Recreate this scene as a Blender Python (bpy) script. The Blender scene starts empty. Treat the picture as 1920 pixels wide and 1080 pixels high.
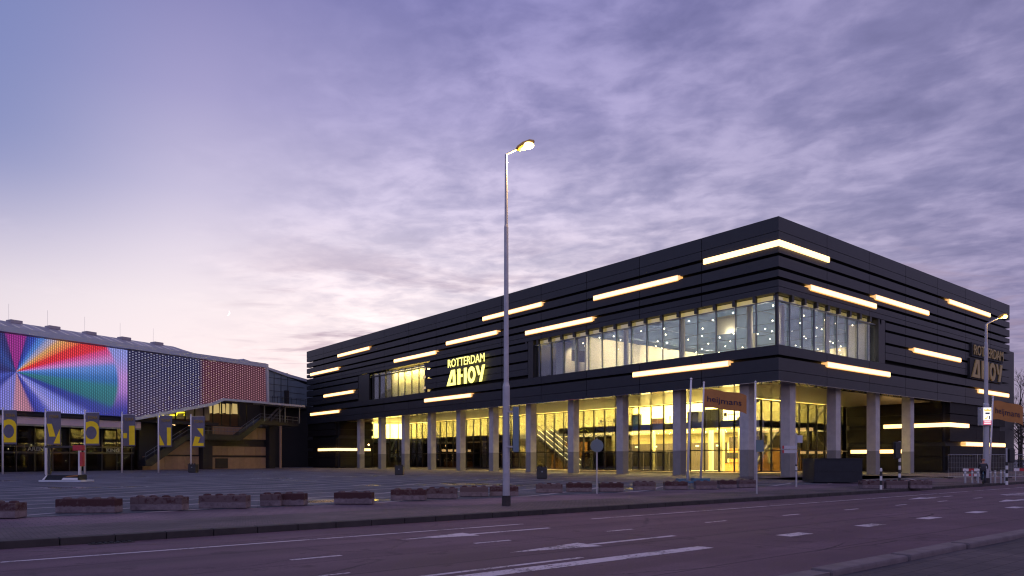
import bpy, bmesh, math, random
from mathutils import Vector, Matrix
random.seed(7)
SC = bpy.context.scene
COL = SC.collection
R = math.radians

# ------------------------------------------------------------------ camera
# world frame: +X runs along the right facade and the road, +Y along the left facade, z=0 is the square
cd = bpy.data.cameras.new("camera"); cam = bpy.data.objects.new("camera", cd); COL.objects.link(cam)
cam.location = (0, 0, 1.6)
cam.rotation_euler = (R(90), 0, -math.atan2(0.6266, 0.7793))
cd.sensor_width = 36; cd.lens = 25.31; cd.shift_y = 0.1672; cd.clip_end = 6000; cd.clip_start = 0.1
SC.camera = cam
SC.view_settings.view_transform = 'Standard'; SC.view_settings.look = 'None'
SC.view_settings.exposure = 0.0; SC.view_settings.gamma = 1
SC.render.engine = 'CYCLES'
cy = SC.cycles
cy.use_denoising = True; cy.denoising_input_passes = 'RGB_ALBEDO_NORMAL'; cy.denoising_prefilter = 'ACCURATE'; cy.filter_width = 1.2
cy.max_bounces = 7; cy.diffuse_bounces = 3; cy.glossy_bounces = 3; cy.transparent_max_bounces = 16
cy.sample_clamp_indirect = 6; cy.caustics_reflective = False; cy.caustics_refractive = False

# ------------------------------------------------------------------ node helpers
class NT:
    def __init__(s, tree): s.t = tree; s.n = tree.nodes; s.l = tree.links
    def node(s, typ, **kw):
        n = s.n.new(typ)
        for k, v in kw.items(): setattr(n, k, v)
        return n
    def put(s, sock, v):
        if hasattr(v, 'is_output'): s.l.new(v, sock)
        elif v is not None:
            if hasattr(sock.default_value, '__len__') and not hasattr(v, '__len__'): v = (v,)*len(sock.default_value)
            if hasattr(v, '__len__') and len(sock.default_value) == 4 and len(v) == 3: v = (*v, 1)
            sock.default_value = v
    def m(s, op, a, b=None, c=None, clamp=False):
        n = s.node('ShaderNodeMath', operation=op, use_clamp=clamp)
        s.put(n.inputs[0], a)
        if b is not None: s.put(n.inputs[1], b)
        if c is not None: s.put(n.inputs[2], c)
        return n.outputs[0]
    def vm(s, op, a, b=None):
        n = s.node('ShaderNodeVectorMath', operation=op)
        s.put(n.inputs[0], a)
        if b is not None: s.put(n.inputs[1], b)
        return n.outputs['Value'] if op in ('DOT_PRODUCT', 'LENGTH') else n.outputs['Vector']
    def mix(s, f, a, b, typ='MIX', clamp=False):
        n = s.node('ShaderNodeMix', data_type='RGBA', blend_type=typ, clamp_result=clamp)
        s.put(n.inputs['Factor'], f); s.put(n.inputs[6], a); s.put(n.inputs[7], b)
        return n.outputs[2]
    def sm(s, v, a, b, lo=0., hi=1.):
        n = s.node('ShaderNodeMapRange', interpolation_type='SMOOTHSTEP')
        s.put(n.inputs[0], v)
        for i, x in enumerate((a, b, lo, hi)): n.inputs[i+1].default_value = x
        return n.outputs[0]
    def ramp(s, f, stops, interp='LINEAR'):
        n = s.node('ShaderNodeValToRGB'); cr = n.color_ramp; cr.interpolation = interp
        while len(cr.elements) < len(stops): cr.elements.new(0.5)
        for e, (p, c) in zip(cr.elements, stops): e.position = p; e.color = (*c, 1)
        s.put(n.inputs[0], f); return n.outputs[0]
    def noise(s, vec, scale, detail=4, rough=0.55, dist=0.0):
        n = s.node('ShaderNodeTexNoise'); s.put(n.inputs['Vector'], vec)
        n.inputs['Scale'].default_value = scale; n.inputs['Detail'].default_value = detail
        n.inputs['Roughness'].default_value = rough; n.inputs['Distortion'].default_value = dist
        return n.outputs[0]
    def sep(s, v):
        n = s.node('ShaderNodeSeparateXYZ'); s.put(n.inputs[0], v); return n.outputs
    def comb(s, x, y, z):
        n = s.node('ShaderNodeCombineXYZ')
        for i, v in enumerate((x, y, z)): s.put(n.inputs[i], v)
        return n.outputs[0]

def lin(r, g, b):
    f = lambda c: (c/255/12.92) if c <= 10.3 else ((c/255+0.055)/1.055)**2.4
    return (f(r), f(g), f(b))

# ------------------------------------------------------------------ dusk sky
w = bpy.data.worlds.new("World"); SC.world = w; w.use_nodes = True
N = NT(w.node_tree); N.n.clear()
tc = N.node('ShaderNodeTexCoord'); D = N.vm('NORMALIZE', tc.outputs['Generated'])
dx, dy, dz = N.sep(D)
el = N.m('MULTIPLY', N.m('ARCSINE', dz), 180/math.pi)
t = N.m('DIVIDE', el, 90, clamp=True)
hl = N.m('MAXIMUM', N.m('SQRT', N.m('ADD', N.m('MULTIPLY', dx, dx), N.m('MULTIPLY', dy, dy))), 1e-4)
hx = N.m('DIVIDE', dx, hl); hy = N.m('DIVIDE', dy, hl)
cosg = N.m('ADD', N.m('MULTIPLY', hx, 0.3796), N.m('MULTIPLY', hy, 0.9253))
ang = N.m('MULTIPLY', N.m('ARCCOSINE', N.m('MINIMUM', N.m('MAXIMUM', cosg, -1), 1)), 180/math.pi)
side = N.m('ADD', N.m('MULTIPLY', hx, 0.7793), N.m('MULTIPLY', hy, -0.6266))
fwd = N.m('ADD', N.m('MULTIPLY', hx, 0.6266), N.m('MULTIPLY', hy, 0.7793))
g = N.sm(ang, 7, 54, 1, 0)
glow = N.ramp(t, [(0, (.93, .86, .89)), (.085, (.93, .85, .91)), (.125, lin(243, 235, 244)), (.165, lin(227, 220, 238)), (.21, lin(198, 194, 226)),
                  (.28, lin(164, 161, 208)), (.36, lin(132, 132, 188)), (.6, (.22, .22, .42)), (1, (.19, .19, .35))])
away = N.ramp(t, [(0, (.36, .30, .42)), (.10, lin(150, 144, 182)), (.2, lin(148, 146, 188)), (.36, lin(140, 138, 184)), (.6, (.23, .21, .38)), (1, (.19, .19, .35))])
base = N.mix(g, away, glow)
blue = N.m('MULTIPLY', N.sm(side, -.38, -.62), N.sm(el, 9, 22))
base = N.mix(N.m('MULTIPLY', blue, .75), base, lin(112, 132, 190))
# cloud layer on a flat ceiling overhead
inv = N.m('DIVIDE', 1, N.m('ADD', N.m('MAXIMUM', dz, 0), 0.07))
px_ = N.m('MULTIPLY', side, N.m('MULTIPLY', hl, inv)); py_ = N.m('MULTIPLY', fwd, N.m('MULTIPLY', hl, inv))
q = N.comb(N.m('ADD', N.m('MULTIPLY', px_, .85), N.m('MULTIPLY', py_, -.22)), N.m('ADD', N.m('MULTIPLY', py_, .95), N.m('MULTIPLY', px_, .30)), 0.0)
n1 = N.noise(q, 1.25, 4, .5, .4)
n2 = N.noise(q, 3.9, 6, .55, .45)
n3 = N.noise(N.vm('ADD', q, (7.3, 2.1, 0)), 11.0, 5, .55, .3)
ripple = N.m('ADD', N.m('ADD', N.m('MULTIPLY', n1, .30), N.m('MULTIPLY', n2, .43)), N.m('MULTIPLY', n3, .27))
cov = N.m('ADD', N.sm(side, -.52, .12), N.m('MULTIPLY', N.m('SUBTRACT', n1, .5), 1.2), clamp=True)
cov = N.m('MULTIPLY', cov, N.sm(el, 3.5, 8))
cl = N.ramp(ripple, [(.36, (.62, .63, .72)), (.44, (.78, .78, .85)), (.50, (.98, .96, .98)), (.56, (1.22, 1.18, 1.14)), (.66, (1.48, 1.42, 1.30))])
skyc = N.mix(cov, base, N.mix(1.0, base, cl, 'MULTIPLY'))
# low mauve streaks hanging over the bright horizon
q2 = N.comb(N.m('MULTIPLY', px_, .5), N.m('MULTIPLY', py_, 1.15), 3.3)
st = N.noise(q2, 2.3, 6, .58, .5)
stm = N.m('MULTIPLY', N.sm(st, .52, .66), N.m('MULTIPLY', N.sm(el, 2, 6), N.sm(el, 19, 10)))
stm = N.m('MULTIPLY', stm, N.sm(side, -.42, -.22))
skyc = N.mix(N.m('MULTIPLY', stm, .75), skyc, lin(158, 142, 172))
# the afterglow opposite the sunset lifts the sky behind the viewer
behind = N.sm(fwd, .25, -.45, 1.0, 1.75)
skyc = N.mix(1.0, skyc, N.comb(behind, N.m('MULTIPLY', behind, .97), N.m('MULTIPLY', behind, .95)), 'MULTIPLY')
ground_mix = N.sm(dz, -.02, .0)
skyc = N.mix(ground_mix, (.04, .035, .05), skyc)
nish = N.node('ShaderNodeTexSky', sky_type='NISHITA', sun_disc=False)
nish.sun_elevation = R(1.0); nish.sun_rotation = math.atan2(0.3796, 0.9253)
bg2 = N.node('ShaderNodeBackground'); N.put(bg2.inputs[0], nish.outputs[0]); bg2.inputs[1].default_value = 0.012
bg = N.node('ShaderNodeBackground'); N.put(bg.inputs[0], skyc); bg.inputs[1].default_value = 1.0
ad = N.node('ShaderNodeAddShader'); N.l.new(bg.outputs[0], ad.inputs[0]); N.l.new(bg2.outputs[0], ad.inputs[1])
out = N.node('ShaderNodeOutputWorld'); N.l.new(ad.outputs[0], out.inputs[0])

sd = bpy.data.lights.new("sun", 'SUN'); sun = bpy.data.objects.new("sun", sd); COL.objects.link(sun)
sd.energy = 0.06; sd.angle = R(20); sd.color = (1, .75, .6)     # the sun is just under the horizon behind the hall
sun.rotation_euler = Vector((-0.3796, -0.9253, -0.02)).to_track_quat('-Z', 'Y').to_euler()

# ------------------------------------------------------------------ materials
def mat(name, col, rough=.6, metal=0., vary=.0, scale=3., bump=0., bscale=20., attr=False, spec=.5, coord='Object', dark=None):
    m = bpy.data.materials.new(name); m.use_nodes = True
    N = NT(m.node_tree); p = m.node_tree.nodes['Principled BSDF']
    p.inputs['Roughness'].default_value = rough; p.inputs['Metallic'].default_value = metal
    p.inputs['Specular IOR Level'].default_value = spec
    c = col
    tcn = N.node('ShaderNodeTexCoord')
    if vary:
        nz = N.noise(tcn.outputs[coord], scale, 6, .6)
        lo = tuple(x*(1-vary) for x in col); hi = tuple(min(1, x*(1+vary)) for x in col)
        c = N.ramp(nz, [(.3, lo), (.7, hi)])
    if attr:
        a = N.node('ShaderNodeAttribute', attribute_name='tone')
        c = N.mix(1.0, c if vary else (*col, 1), a.outputs['Color'], 'MULTIPLY')
    N.put(p.inputs['Base Color'], c)
    if bump:
        b = N.node('ShaderNodeBump'); b.inputs['Strength'].default_value = bump; b.inputs['Distance'].default_value = .02
        N.put(b.inputs['Height'], N.noise(tcn.outputs[coord], bscale, 5, .6)); N.l.new(b.outputs[0], p.inputs['Normal'])
    return m

def emit(name, col, strength, base=(.5, .5, .5)):
    m = bpy.data.materials.new(name); m.use_nodes = True
    p = m.node_tree.nodes['Principled BSDF']
    p.inputs['Base Color'].default_value = (*base, 1); p.inputs['Emission Color'].default_value = (*col, 1)
    p.inputs['Emission Strength'].default_value = strength; p.inputs['Roughness'].default_value = .4
    return m

def glass(name, tint=(.9, .95, 1.0), refl=1.0, f0=.06):
    m = bpy.data.materials.new(name); m.use_nodes = True
    N = NT(m.node_tree); N.n.clear()
    tr = N.node('ShaderNodeBsdfTransparent'); N.put(tr.inputs[0], tint)
    gl = N.node('ShaderNodeBsdfGlossy'); gl.inputs['Roughness'].default_value = .015
    lw = N.node('ShaderNodeFresnel'); lw.inputs[0].default_value = 1.5
    f = N.m('MULTIPLY', N.m('ADD', lw.outputs[0], f0), refl, clamp=True)
    mx = N.node('ShaderNodeMixShader'); N.put(mx.inputs[0], f); N.l.new(tr.outputs[0], mx.inputs[1]); N.l.new(gl.outputs[0], mx.inputs[2])
    o = N.node('ShaderNodeOutputMaterial'); N.l.new(mx.outputs[0], o.inputs[0])
    return m

M = {}
M['cladlow'] = mat('black lower cladding', (.010, .008, .008), .62, .0, .12, 1.2, attr=True, spec=.22)
M['clad'] = mat('anthracite cladding', (.018, .019, .024), .46, .0, .12, 1.2, .04, 4, attr=True, spec=.42)
M['core'] = mat('black backing', (.012, .012, .014), .7)
M['blackmetal'] = mat('black frame metal', (.018, .017, .017), .45, .0, .1)
M['fin'] = mat('grey mullion metal', (.16, .18, .21), .35, .3)
M['soffit'] = mat('soffit panel', (.46, .40, .31), .28, .35, .06, 2)
M['strip'] = emit('warm light strip', (1, .58, .20), 3.6)
M['stripfringe'] = emit('amber strip fringe', (1, .42, .07), .95)  # emissive colour imitating the orange glow fringe round the strips
M['stripcap'] = emit('light strip end cap', (1, .50, .12), 1.0)
M['warmglow'] = emit('warm glow face', (1, .66, .16), .55)
M['glass'] = glass('clear facade glass', (.86, .90, .90), .9, .03)
M['glassup'] = glass('upper facade glass', (.86, .92, .97), .5, .02)
M['glassdark'] = glass('tinted glass', (.40, .41, .43), .32, .05)
M['wallyellow'] = mat('warm white interior wall', (.78, .74, .42), .7, 0, .03, 1.5)
M['wallcream'] = mat('cream interior wall', (.72, .62, .42), .7, 0, .06, 1.2)
M['wood'] = mat('interior wood panel', (.50, .25, .07), .5, 0, .2, 3)
M['darkwall'] = mat('dark interior wall', (.045, .036, .028), .6, 0, .2, 2)
M['floor_in'] = mat('interior floor', (.55, .50, .44), .3, 0, .1, 2)
M['slab'] = mat('mezzanine edge', (.20, .21, .22), .5, 0, .1, 2)
M['ceilblue'] = mat('dark blue ceiling', (.17, .24, .36), .7, 0, .05, 1)
M['lamp'] = emit('ceiling spot', (1, .74, .40), 22)
M['lampceil'] = emit('small ceiling lamp', (1, .80, .40), 9)
M['barlamp'] = emit('bar lamp', (1, .55, .18), 6)
M['signyellow'] = emit('yellow neon', (1, .88, .14), 2.0)
M['signhalo'] = emit('yellow neon halo', (.9, .70, .0), .8)
M['signgold'] = mat('gold painted letters', (.42, .30, .10), .5)
M['white'] = mat('white paint', (.7, .7, .7), .4, 0, .05)
M['pole'] = mat('galvanised steel', (.36, .36, .39), .42, .25, .12, 3)
M['whitepole'] = mat('white flagpole', (.62, .60, .62), .4, 0, .06, 3)
M['black'] = mat('black plastic', (.015, .015, .017), .5)
M['darkbox'] = mat('dark blue steel', (.013, .016, .023), .5, 0, .2, 2, spec=.3)
M['green'] = emit('green exit sign', (.05, 1, .25), 2.0)
M['red'] = mat('red paint', (.42, .02, .03), .5)
M['orange'] = mat('orange flag cloth', (.38, .165, .045), .8, 0, .1, 2)
M['navy'] = mat('navy lettering', (.05, .035, .09), .7)
M['bannergrey'] = mat('grey banner cloth', (.135, .125, .155), .8, 0, .12, 2)
M['banneryellow'] = mat('yellow banner print', (.95, .66, .01), .75, 0, .1, 2)
M['bannertext'] = mat('faded yellow print', (.30, .20, .05), .8)
M['blue'] = mat('blue painted steel', (.05, .13, .2), .5, 0, .2)
M['beige'] = mat('beige panel', (.30, .19, .12), .6, 0, .1, 1.5, attr=True)
M['brownwall'] = mat('brown wall', (.10, .045, .028), .6, 0, .15, 1)
M['roofmetal'] = mat('grey roof sheet', (.34, .31, .33), .5, .1, .12, .8, attr=True)
M['fascia'] = mat('pale fascia metal', (.46, .50, .56), .4, .1, .05, 1)
M['canopy'] = mat('mauve canopy', (.50, .40, .45), .6, 0, .06, 1)
M['bark'] = mat('bark', (.045, .032, .026), .9, 0, .3, 6)
M['skin'] = mat('skin', (.45, .24, .16), .6)
M['jacket'] = mat('dark jacket', (.03, .03, .04), .8)
M['rubber'] = mat('rubber', (.015, .015, .015), .8)
M['bulb'] = emit('sodium lamp', (1, .66, .22), 9)
M['bulb2'] = emit('sodium lamp far', (1, .50, .08), 8)
M['amber'] = mat('amber lamp housing', (.55, .30, .03), .4)
M['moon'] = emit('moon', (1, .98, .95), 2.2)
M['steel'] = mat('brushed steel', (.45, .43, .40), .3, .6)

# concrete pillars: lower part carries a darker protective coating
def m_pillar():
    m = mat('concrete pillar', (.47, .44, .42), .75, 0, .14, 1.5, .08, 12); N = NT(m.node_tree)
    p = m.node_tree.nodes['Principled BSDF']; src = p.inputs['Base Color'].links[0].from_socket
    g = N.node('ShaderNodeNewGeometry'); z = N.sep(g.outputs['Position'])[2]
    N.put(p.inputs['Base Color'], N.mix(N.sm(z, 2.44, 2.50, .62, 0), src, (.07, .065, .06)))
    return m
M['pillar'] = m_pillar()

def m_asphalt():
    m = bpy.data.materials.new('asphalt'); m.use_nodes = True; N = NT(m.node_tree); p = m.node_tree.nodes['Principled BSDF']
    pos = N.node('ShaderNodeNewGeometry').outputs['Position']
    big = N.noise(pos, .35, 5, .6); fine = N.noise(pos, 20, 5, .8)
    x, y, z = N.sep(pos)
    lane = N.noise(N.comb(N.m('MULTIPLY', x, .05), N.m('MULTIPLY', y, 1.1), 0), 1.0, 3, .5)
    v = N.m('ADD', N.m('ADD', N.m('MULTIPLY', big, .30), N.m('MULTIPLY', lane, .30)), N.m('MULTIPLY', fine, .40))
    c = N.ramp(v, [(.34, (.052, .031, .045)), (.5, (.104, .064, .087)), (.64, (.180, .120, .150))])
    spk = N.sm(N.noise(pos, 75, 2, .5), .66, .72)
    c = N.mix(N.m('MULTIPLY', spk, .5), c, (.26, .22, .23))
    # old sealed cracks
    vor = N.node('ShaderNodeTexVoronoi', feature='DISTANCE_TO_EDGE'); vor.inputs['Scale'].default_value = .22
    N.put(vor.inputs['Vector'], N.vm('ADD', pos, N.vm('SCALE', N.comb(fine, big, 0), None)))
    crack = N.m('MULTIPLY', N.sm(vor.outputs['Distance'], .006, .0), N.sm(big, .42, .58))
    c = N.mix(N.m('MULTIPLY', crack, .85), c, (.02, .018, .02))
    yw = N.m('ADD', y, N.m('MULTIPLY', N.m('SUBTRACT', big, .5), .10))
    for yy, wd in ((13.72, .02), (10.05, .025), (7.1, .02), (11.6, .012)):
        c = N.mix(N.m('MULTIPLY', N.sm(N.m('ABSOLUTE', N.m('SUBTRACT', yw, yy)), wd*1.6, wd*.5), .65), c, (.03, .02, .026))
    for yy in (14.2, 12.9, 11.2, 9.7):     # wheel tracks polished by traffic
        c = N.mix(N.m('MULTIPLY', N.sm(N.m('ABSOLUTE', N.m('SUBTRACT', yw, yy)), .45, .1), .28), c, (.150, .100, .122))
    stain = N.sm(N.noise(N.vm('ADD', pos, (3, 9, 1)), 1.3, 5, .65), .58, .68)
    c = N.mix(N.m('MULTIPLY', stain, .45), c, (.035, .022, .028))
    N.put(p.inputs['Base Color'], c)
    N.put(p.inputs['Roughness'], N.sm(v, .3, .7, .6, .85)); p.inputs['Specular IOR Level'].default_value = .14
    b = N.node('ShaderNodeBump'); b.inputs['Strength'].default_value = .5; b.inputs['Distance'].default_value = .01
    N.put(b.inputs['Height'], N.noise(pos, 60, 3, .7)); N.l.new(b.outputs[0], p.inputs['Normal'])
    return m
M['asphalt'] = m_asphalt()

def m_paver(name, c1, c2, sx, sy, mortar=.012, rot=0., stripes=False):
    m = bpy.data.materials.new(name); m.use_nodes = True; N = NT(m.node_tree); p = m.node_tree.nodes['Principled BSDF']
    p.inputs['Specular IOR Level'].default_value = .22
    pos = N.node('ShaderNodeNewGeometry').outputs['Position']
    mp = N.node('ShaderNodeMapping'); N.put(mp.inputs[0], pos); mp.inputs['Rotation'].default_value[2] = rot
    br = N.node('ShaderNodeTexBrick'); N.put(br.inputs['Vector'], mp.outputs[0])
    br.inputs['Scale'].default_value = 1; br.inputs['Brick Width'].default_value = sx; br.inputs['Row Height'].default_value = sy
    br.inputs['Mortar Size'].default_value = mortar
    N.put(br.inputs['Color1'], c1); N.put(br.inputs['Color2'], c2); N.put(br.inputs['Mortar'], tuple(x*.35 for x in c1))
    big = N.noise(pos, .25, 6, .62)
    c = N.mix(1.0, br.outputs[0], N.ramp(big, [(.32, (.50, .50, .54)), (.5, (.98, .98, 1.0)), (.68, (1.6, 1.52, 1.48))]), 'MULTIPLY')
    if stripes:
        x, y, z = N.sep(pos)
        wv = N.m('ADD', N.m('MULTIPLY', x, -.40), N.m('MULTIPLY', y, .92))
        wv = N.m('ADD', wv, N.m('MULTIPLY', N.noise(pos, .08, 2, .5), 5.5))
        s = N.m('ABSOLUTE', N.m('SUBTRACT', N.m('FRACT', N.m('MULTIPLY', wv, 1/2.6)), .5))
        c = N.mix(N.sm(s, .07, .03), c, (.30, .265, .29))
        wet = N.sm(N.noise(pos, .12, 3, .5), .60, .66)
        c = N.mix(N.m('MULTIPLY', wet, .6), c, (.03, .03, .04))
        N.put(p.inputs['Roughness'], N.m('SUBTRACT', .75, N.m('MULTIPLY', wet, .6)))
    else:
        p.inputs['Roughness'].default_value = .75
    N.put(p.inputs['Base Color'], c)
    b = N.node('ShaderNodeBump'); b.inputs['Strength'].default_value = .4; b.inputs['Distance'].default_value = .01
    N.put(b.inputs['Height'], br.outputs['Fac']); b.invert = True; N.l.new(b.outputs[0], p.inputs['Normal'])
    return m
M['plaza'] = m_paver('dark plaza paving', (.070, .074, .090), (.092, .094, .112), .6, .3, .01, R(20), True)
M['verge'] = m_paver('brick verge', (.115, .090, .100), (.085, .066, .076), .21, .105, .010, R(0))
M['cycle'] = m_paver('mauve cycle track', (.135, .092, .118), (.115, .080, .105), .3, .3, .008)
M['pave'] = m_paver('paving slabs', (.130, .108, .118), (.105, .090, .100), .3, .3, .01)
M['nearpave'] = m_paver('worn pavement', (.060, .048, .058), (.075, .060, .068), .3, .3, .006)
M['kerb'] = mat('concrete kerb', (.135, .105, .115), .8, 0, .25, 3, .2, 30)
M['kerbdark'] = mat('dirty kerb', (.035, .028, .028), .85, 0, .35, 2, .2, 30)

def m_paint():
    m = bpy.data.materials.new('worn road paint'); m.use_nodes = True; N = NT(m.node_tree); p = m.node_tree.nodes['Principled BSDF']
    pos = N.node('ShaderNodeNewGeometry').outputs['Position']
    n = N.noise(pos, 14, 6, .75); big = N.noise(pos, .9, 4, .6)
    wear = N.sm(N.m('ADD', n, N.m('MULTIPLY', N.m('SUBTRACT', big, .5), .9)), .52, .62)
    N.put(p.inputs['Base Color'], N.mix(wear, (.50, .44, .49), (.10, .08, .095)))
    p.inputs['Roughness'].default_value = .7
    return m
M['paint'] = m_paint()

def m_block():
    m = bpy.data.materials.new('painted concrete block'); m.use_nodes = True; N = NT(m.node_tree); p = m.node_tree.nodes['Principled BSDF']
    tcn = N.node('ShaderNodeTexCoord'); o = tcn.outputs['Object']; x, y, z = N.sep(o)
    oi = N.node('ShaderNodeObjectInfo')
    n = N.noise(N.vm('ADD', o, N.comb(N.m('MULTIPLY', oi.outputs['Random'], 30), 0, 0)), 5, 6, .65)
    fade = N.sm(N.m('ADD', n, N.m('MULTIPLY', N.m('SUBTRACT', oi.outputs['Random'], .5), .35)), .42, .60)
    up = N.sm(N.m('ADD', z, N.m('MULTIPLY', N.m('SUBTRACT', n, .5), .22)), .17, .22)
    conc = N.ramp(n, [(.3, (.11, .085, .095)), (.7, (.23, .185, .20))])
    red = N.mix(fade, (.062, .030, .032), (.115, .082, .086))
    N.put(p.inputs['Base Color'], N.mix(up, conc, red)); p.inputs['Roughness'].default_value = .9; p.inputs['Specular IOR Level'].default_value = .15
    b = N.node('ShaderNodeBump'); b.inputs['Strength'].default_value = .5; b.inputs['Distance'].default_value = .02
    N.put(b.inputs['Height'], n); N.l.new(b.outputs[0], p.inputs['Normal'])
    return m
M['block'] = m_block()

def m_stripes(name, h, c1=(.62, .62, .62), c2=(.012, .012, .014), ax=2):
    m = bpy.data.materials.new(name); m.use_nodes = True; N = NT(m.node_tree); p = m.node_tree.nodes['Principled BSDF']
    z = N.sep(N.node('ShaderNodeTexCoord').outputs['Object'])[ax]
    f = N.m('GREATER_THAN', N.m('FRACT', N.m('DIVIDE', z, h*2)), .5)
    N.put(p.inputs['Base Color'], N.mix(f, c1, c2)); p.inputs['Roughness'].default_value = .5
    return m
M['bw'] = m_stripes('black and white bands', .24)
M['rw'] = m_stripes('red and white bands', .40, (.62, .6, .62), (.40, .02, .03), 0)

# LED facade of the arena: glowing image on a mesh of lamps
def m_led(image):
    m = bpy.data.materials.new('led mesh image' if image else 'led mesh dots'); m.use_nodes = True
    N = NT(m.node_tree); p = m.node_tree.nodes['Principled BSDF']
    o = N.node('ShaderNodeTexCoord').outputs['Object']; x, y, z = N.sep(o)
    if image:
        pit = .25
        ax = N.m('SUBTRACT', x, 1.76); az = N.m('SUBTRACT', z, 12.28)
        a = N.m('ADD', N.m('DIVIDE', N.m('ARCTAN2', az, ax), 2*math.pi), .5)
        def A(deg): return (deg+180)/360
        B = lambda r, g_, b: lin(r, g_, b)
        st = [(-178, B(20, 30, 120)), (-160, B(60, 80, 180)), (-140, B(30, 50, 150)), (-122, B(120, 120, 205)), (-98, B(120, 120, 200)), (-90, B(190, 130, 150)),
              (-72, B(180, 120, 140)), (-64, B(30, 40, 150)), (-54, B(60, 70, 180)), (-44, B(150, 148, 218)), (-32, B(120, 130, 215)), (-23, B(20, 40, 150)),
              (-19, B(15, 50, 150)), (-14, B(10, 110, 120)), (-5, B(20, 120, 130)), (1, B(40, 110, 180)), (9, B(90, 140, 215)), (14, B(200, 130, 200)),
              (19, B(215, 70, 140)), (22, B(225, 20, 40)), (29, B(225, 30, 20)), (33, B(235, 120, 60)), (40, B(225, 165, 90)), (47, B(170, 165, 190)), (56, B(70, 130, 210)),
              (66, B(20, 60, 170)), (74, B(20, 30, 130)), (77, B(150, 10, 130)), (103, B(150, 10, 130)), (107, B(20, 20, 100)), (130, B(20, 60, 140)), (176, B(10, 20, 100))]
        c = N.ramp(a, [(max(0, min(1, A(d_))), c_) for d_, c_ in st], 'EASE')
        ell = N.m('SQRT', N.m('ADD', N.m('POWER', N.m('DIVIDE', N.m('SUBTRACT', x, 2), 12.6), 2), N.m('POWER', N.m('DIVIDE', N.m('SUBTRACT', z, 12.2), 9.5), 2)))
        rim = N.ramp(N.sm(z, 8, 16.8), [(0, B(30, 40, 150)), (.25, B(170, 120, 200)), (.6, B(190, 140, 210)), (1, B(140, 150, 220))])
        c = N.mix(N.m('MULTIPLY', N.sm(ell, .98, 1.03), N.sm(x, 9, 13)), c, rim)
    else:
        pit = .46
        r1 = N.sm(x, 27.2, 28.6)
        c = N.mix(r1, N.mix(N.sm(z, 8, 16), lin(66, 40, 96), lin(44, 48, 96)), lin(112, 44, 62))
    pz = pit*.8
    cx = N.m('DIVIDE', x, pit); ci = N.m('FLOOR', cx)
    row = N.m('ADD', N.m('DIVIDE', z, pz), N.m('MULTIPLY', N.m('PINGPONG', ci, 1), .5))
    fx = N.m('MULTIPLY', N.m('SUBTRACT', N.m('FRACT', cx), .5), pit); fz = N.m('MULTIPLY', N.m('SUBTRACT', N.m('FRACT', row), .5), pz)
    dd = N.m('SQRT', N.m('ADD', N.m('MULTIPLY', fx, fx), N.m('MULTIPLY', fz, fz)))
    if image:
        dot = N.sm(dd, .10, .05)
        col = N.mix(dot, N.mix(1, c, (.38, .38, .42), 'MULTIPLY'), N.mix(1, N.mix(.035, c, (1, 1, 1)), (1.35, 1.3, 1.38), 'MULTIPLY'))
    else:
        dot = N.sm(dd, .098, .055)
        wht = N.mix(N.sm(x, 27.2, 28.6), (.50, .48, .66), (.58, .36, .42))
        col = N.mix(dot, N.mix(1, c, (.33, .32, .38), 'MULTIPLY'), wht)
    p.inputs['Base Color'].default_value = (.02, .02, .03, 1)
    N.put(p.inputs['Emission Color'], col); p.inputs['Emission Strength'].default_value = 1.0
    return m
M['ledimg'] = m_led(True); M['leddot'] = m_led(False)

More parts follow.
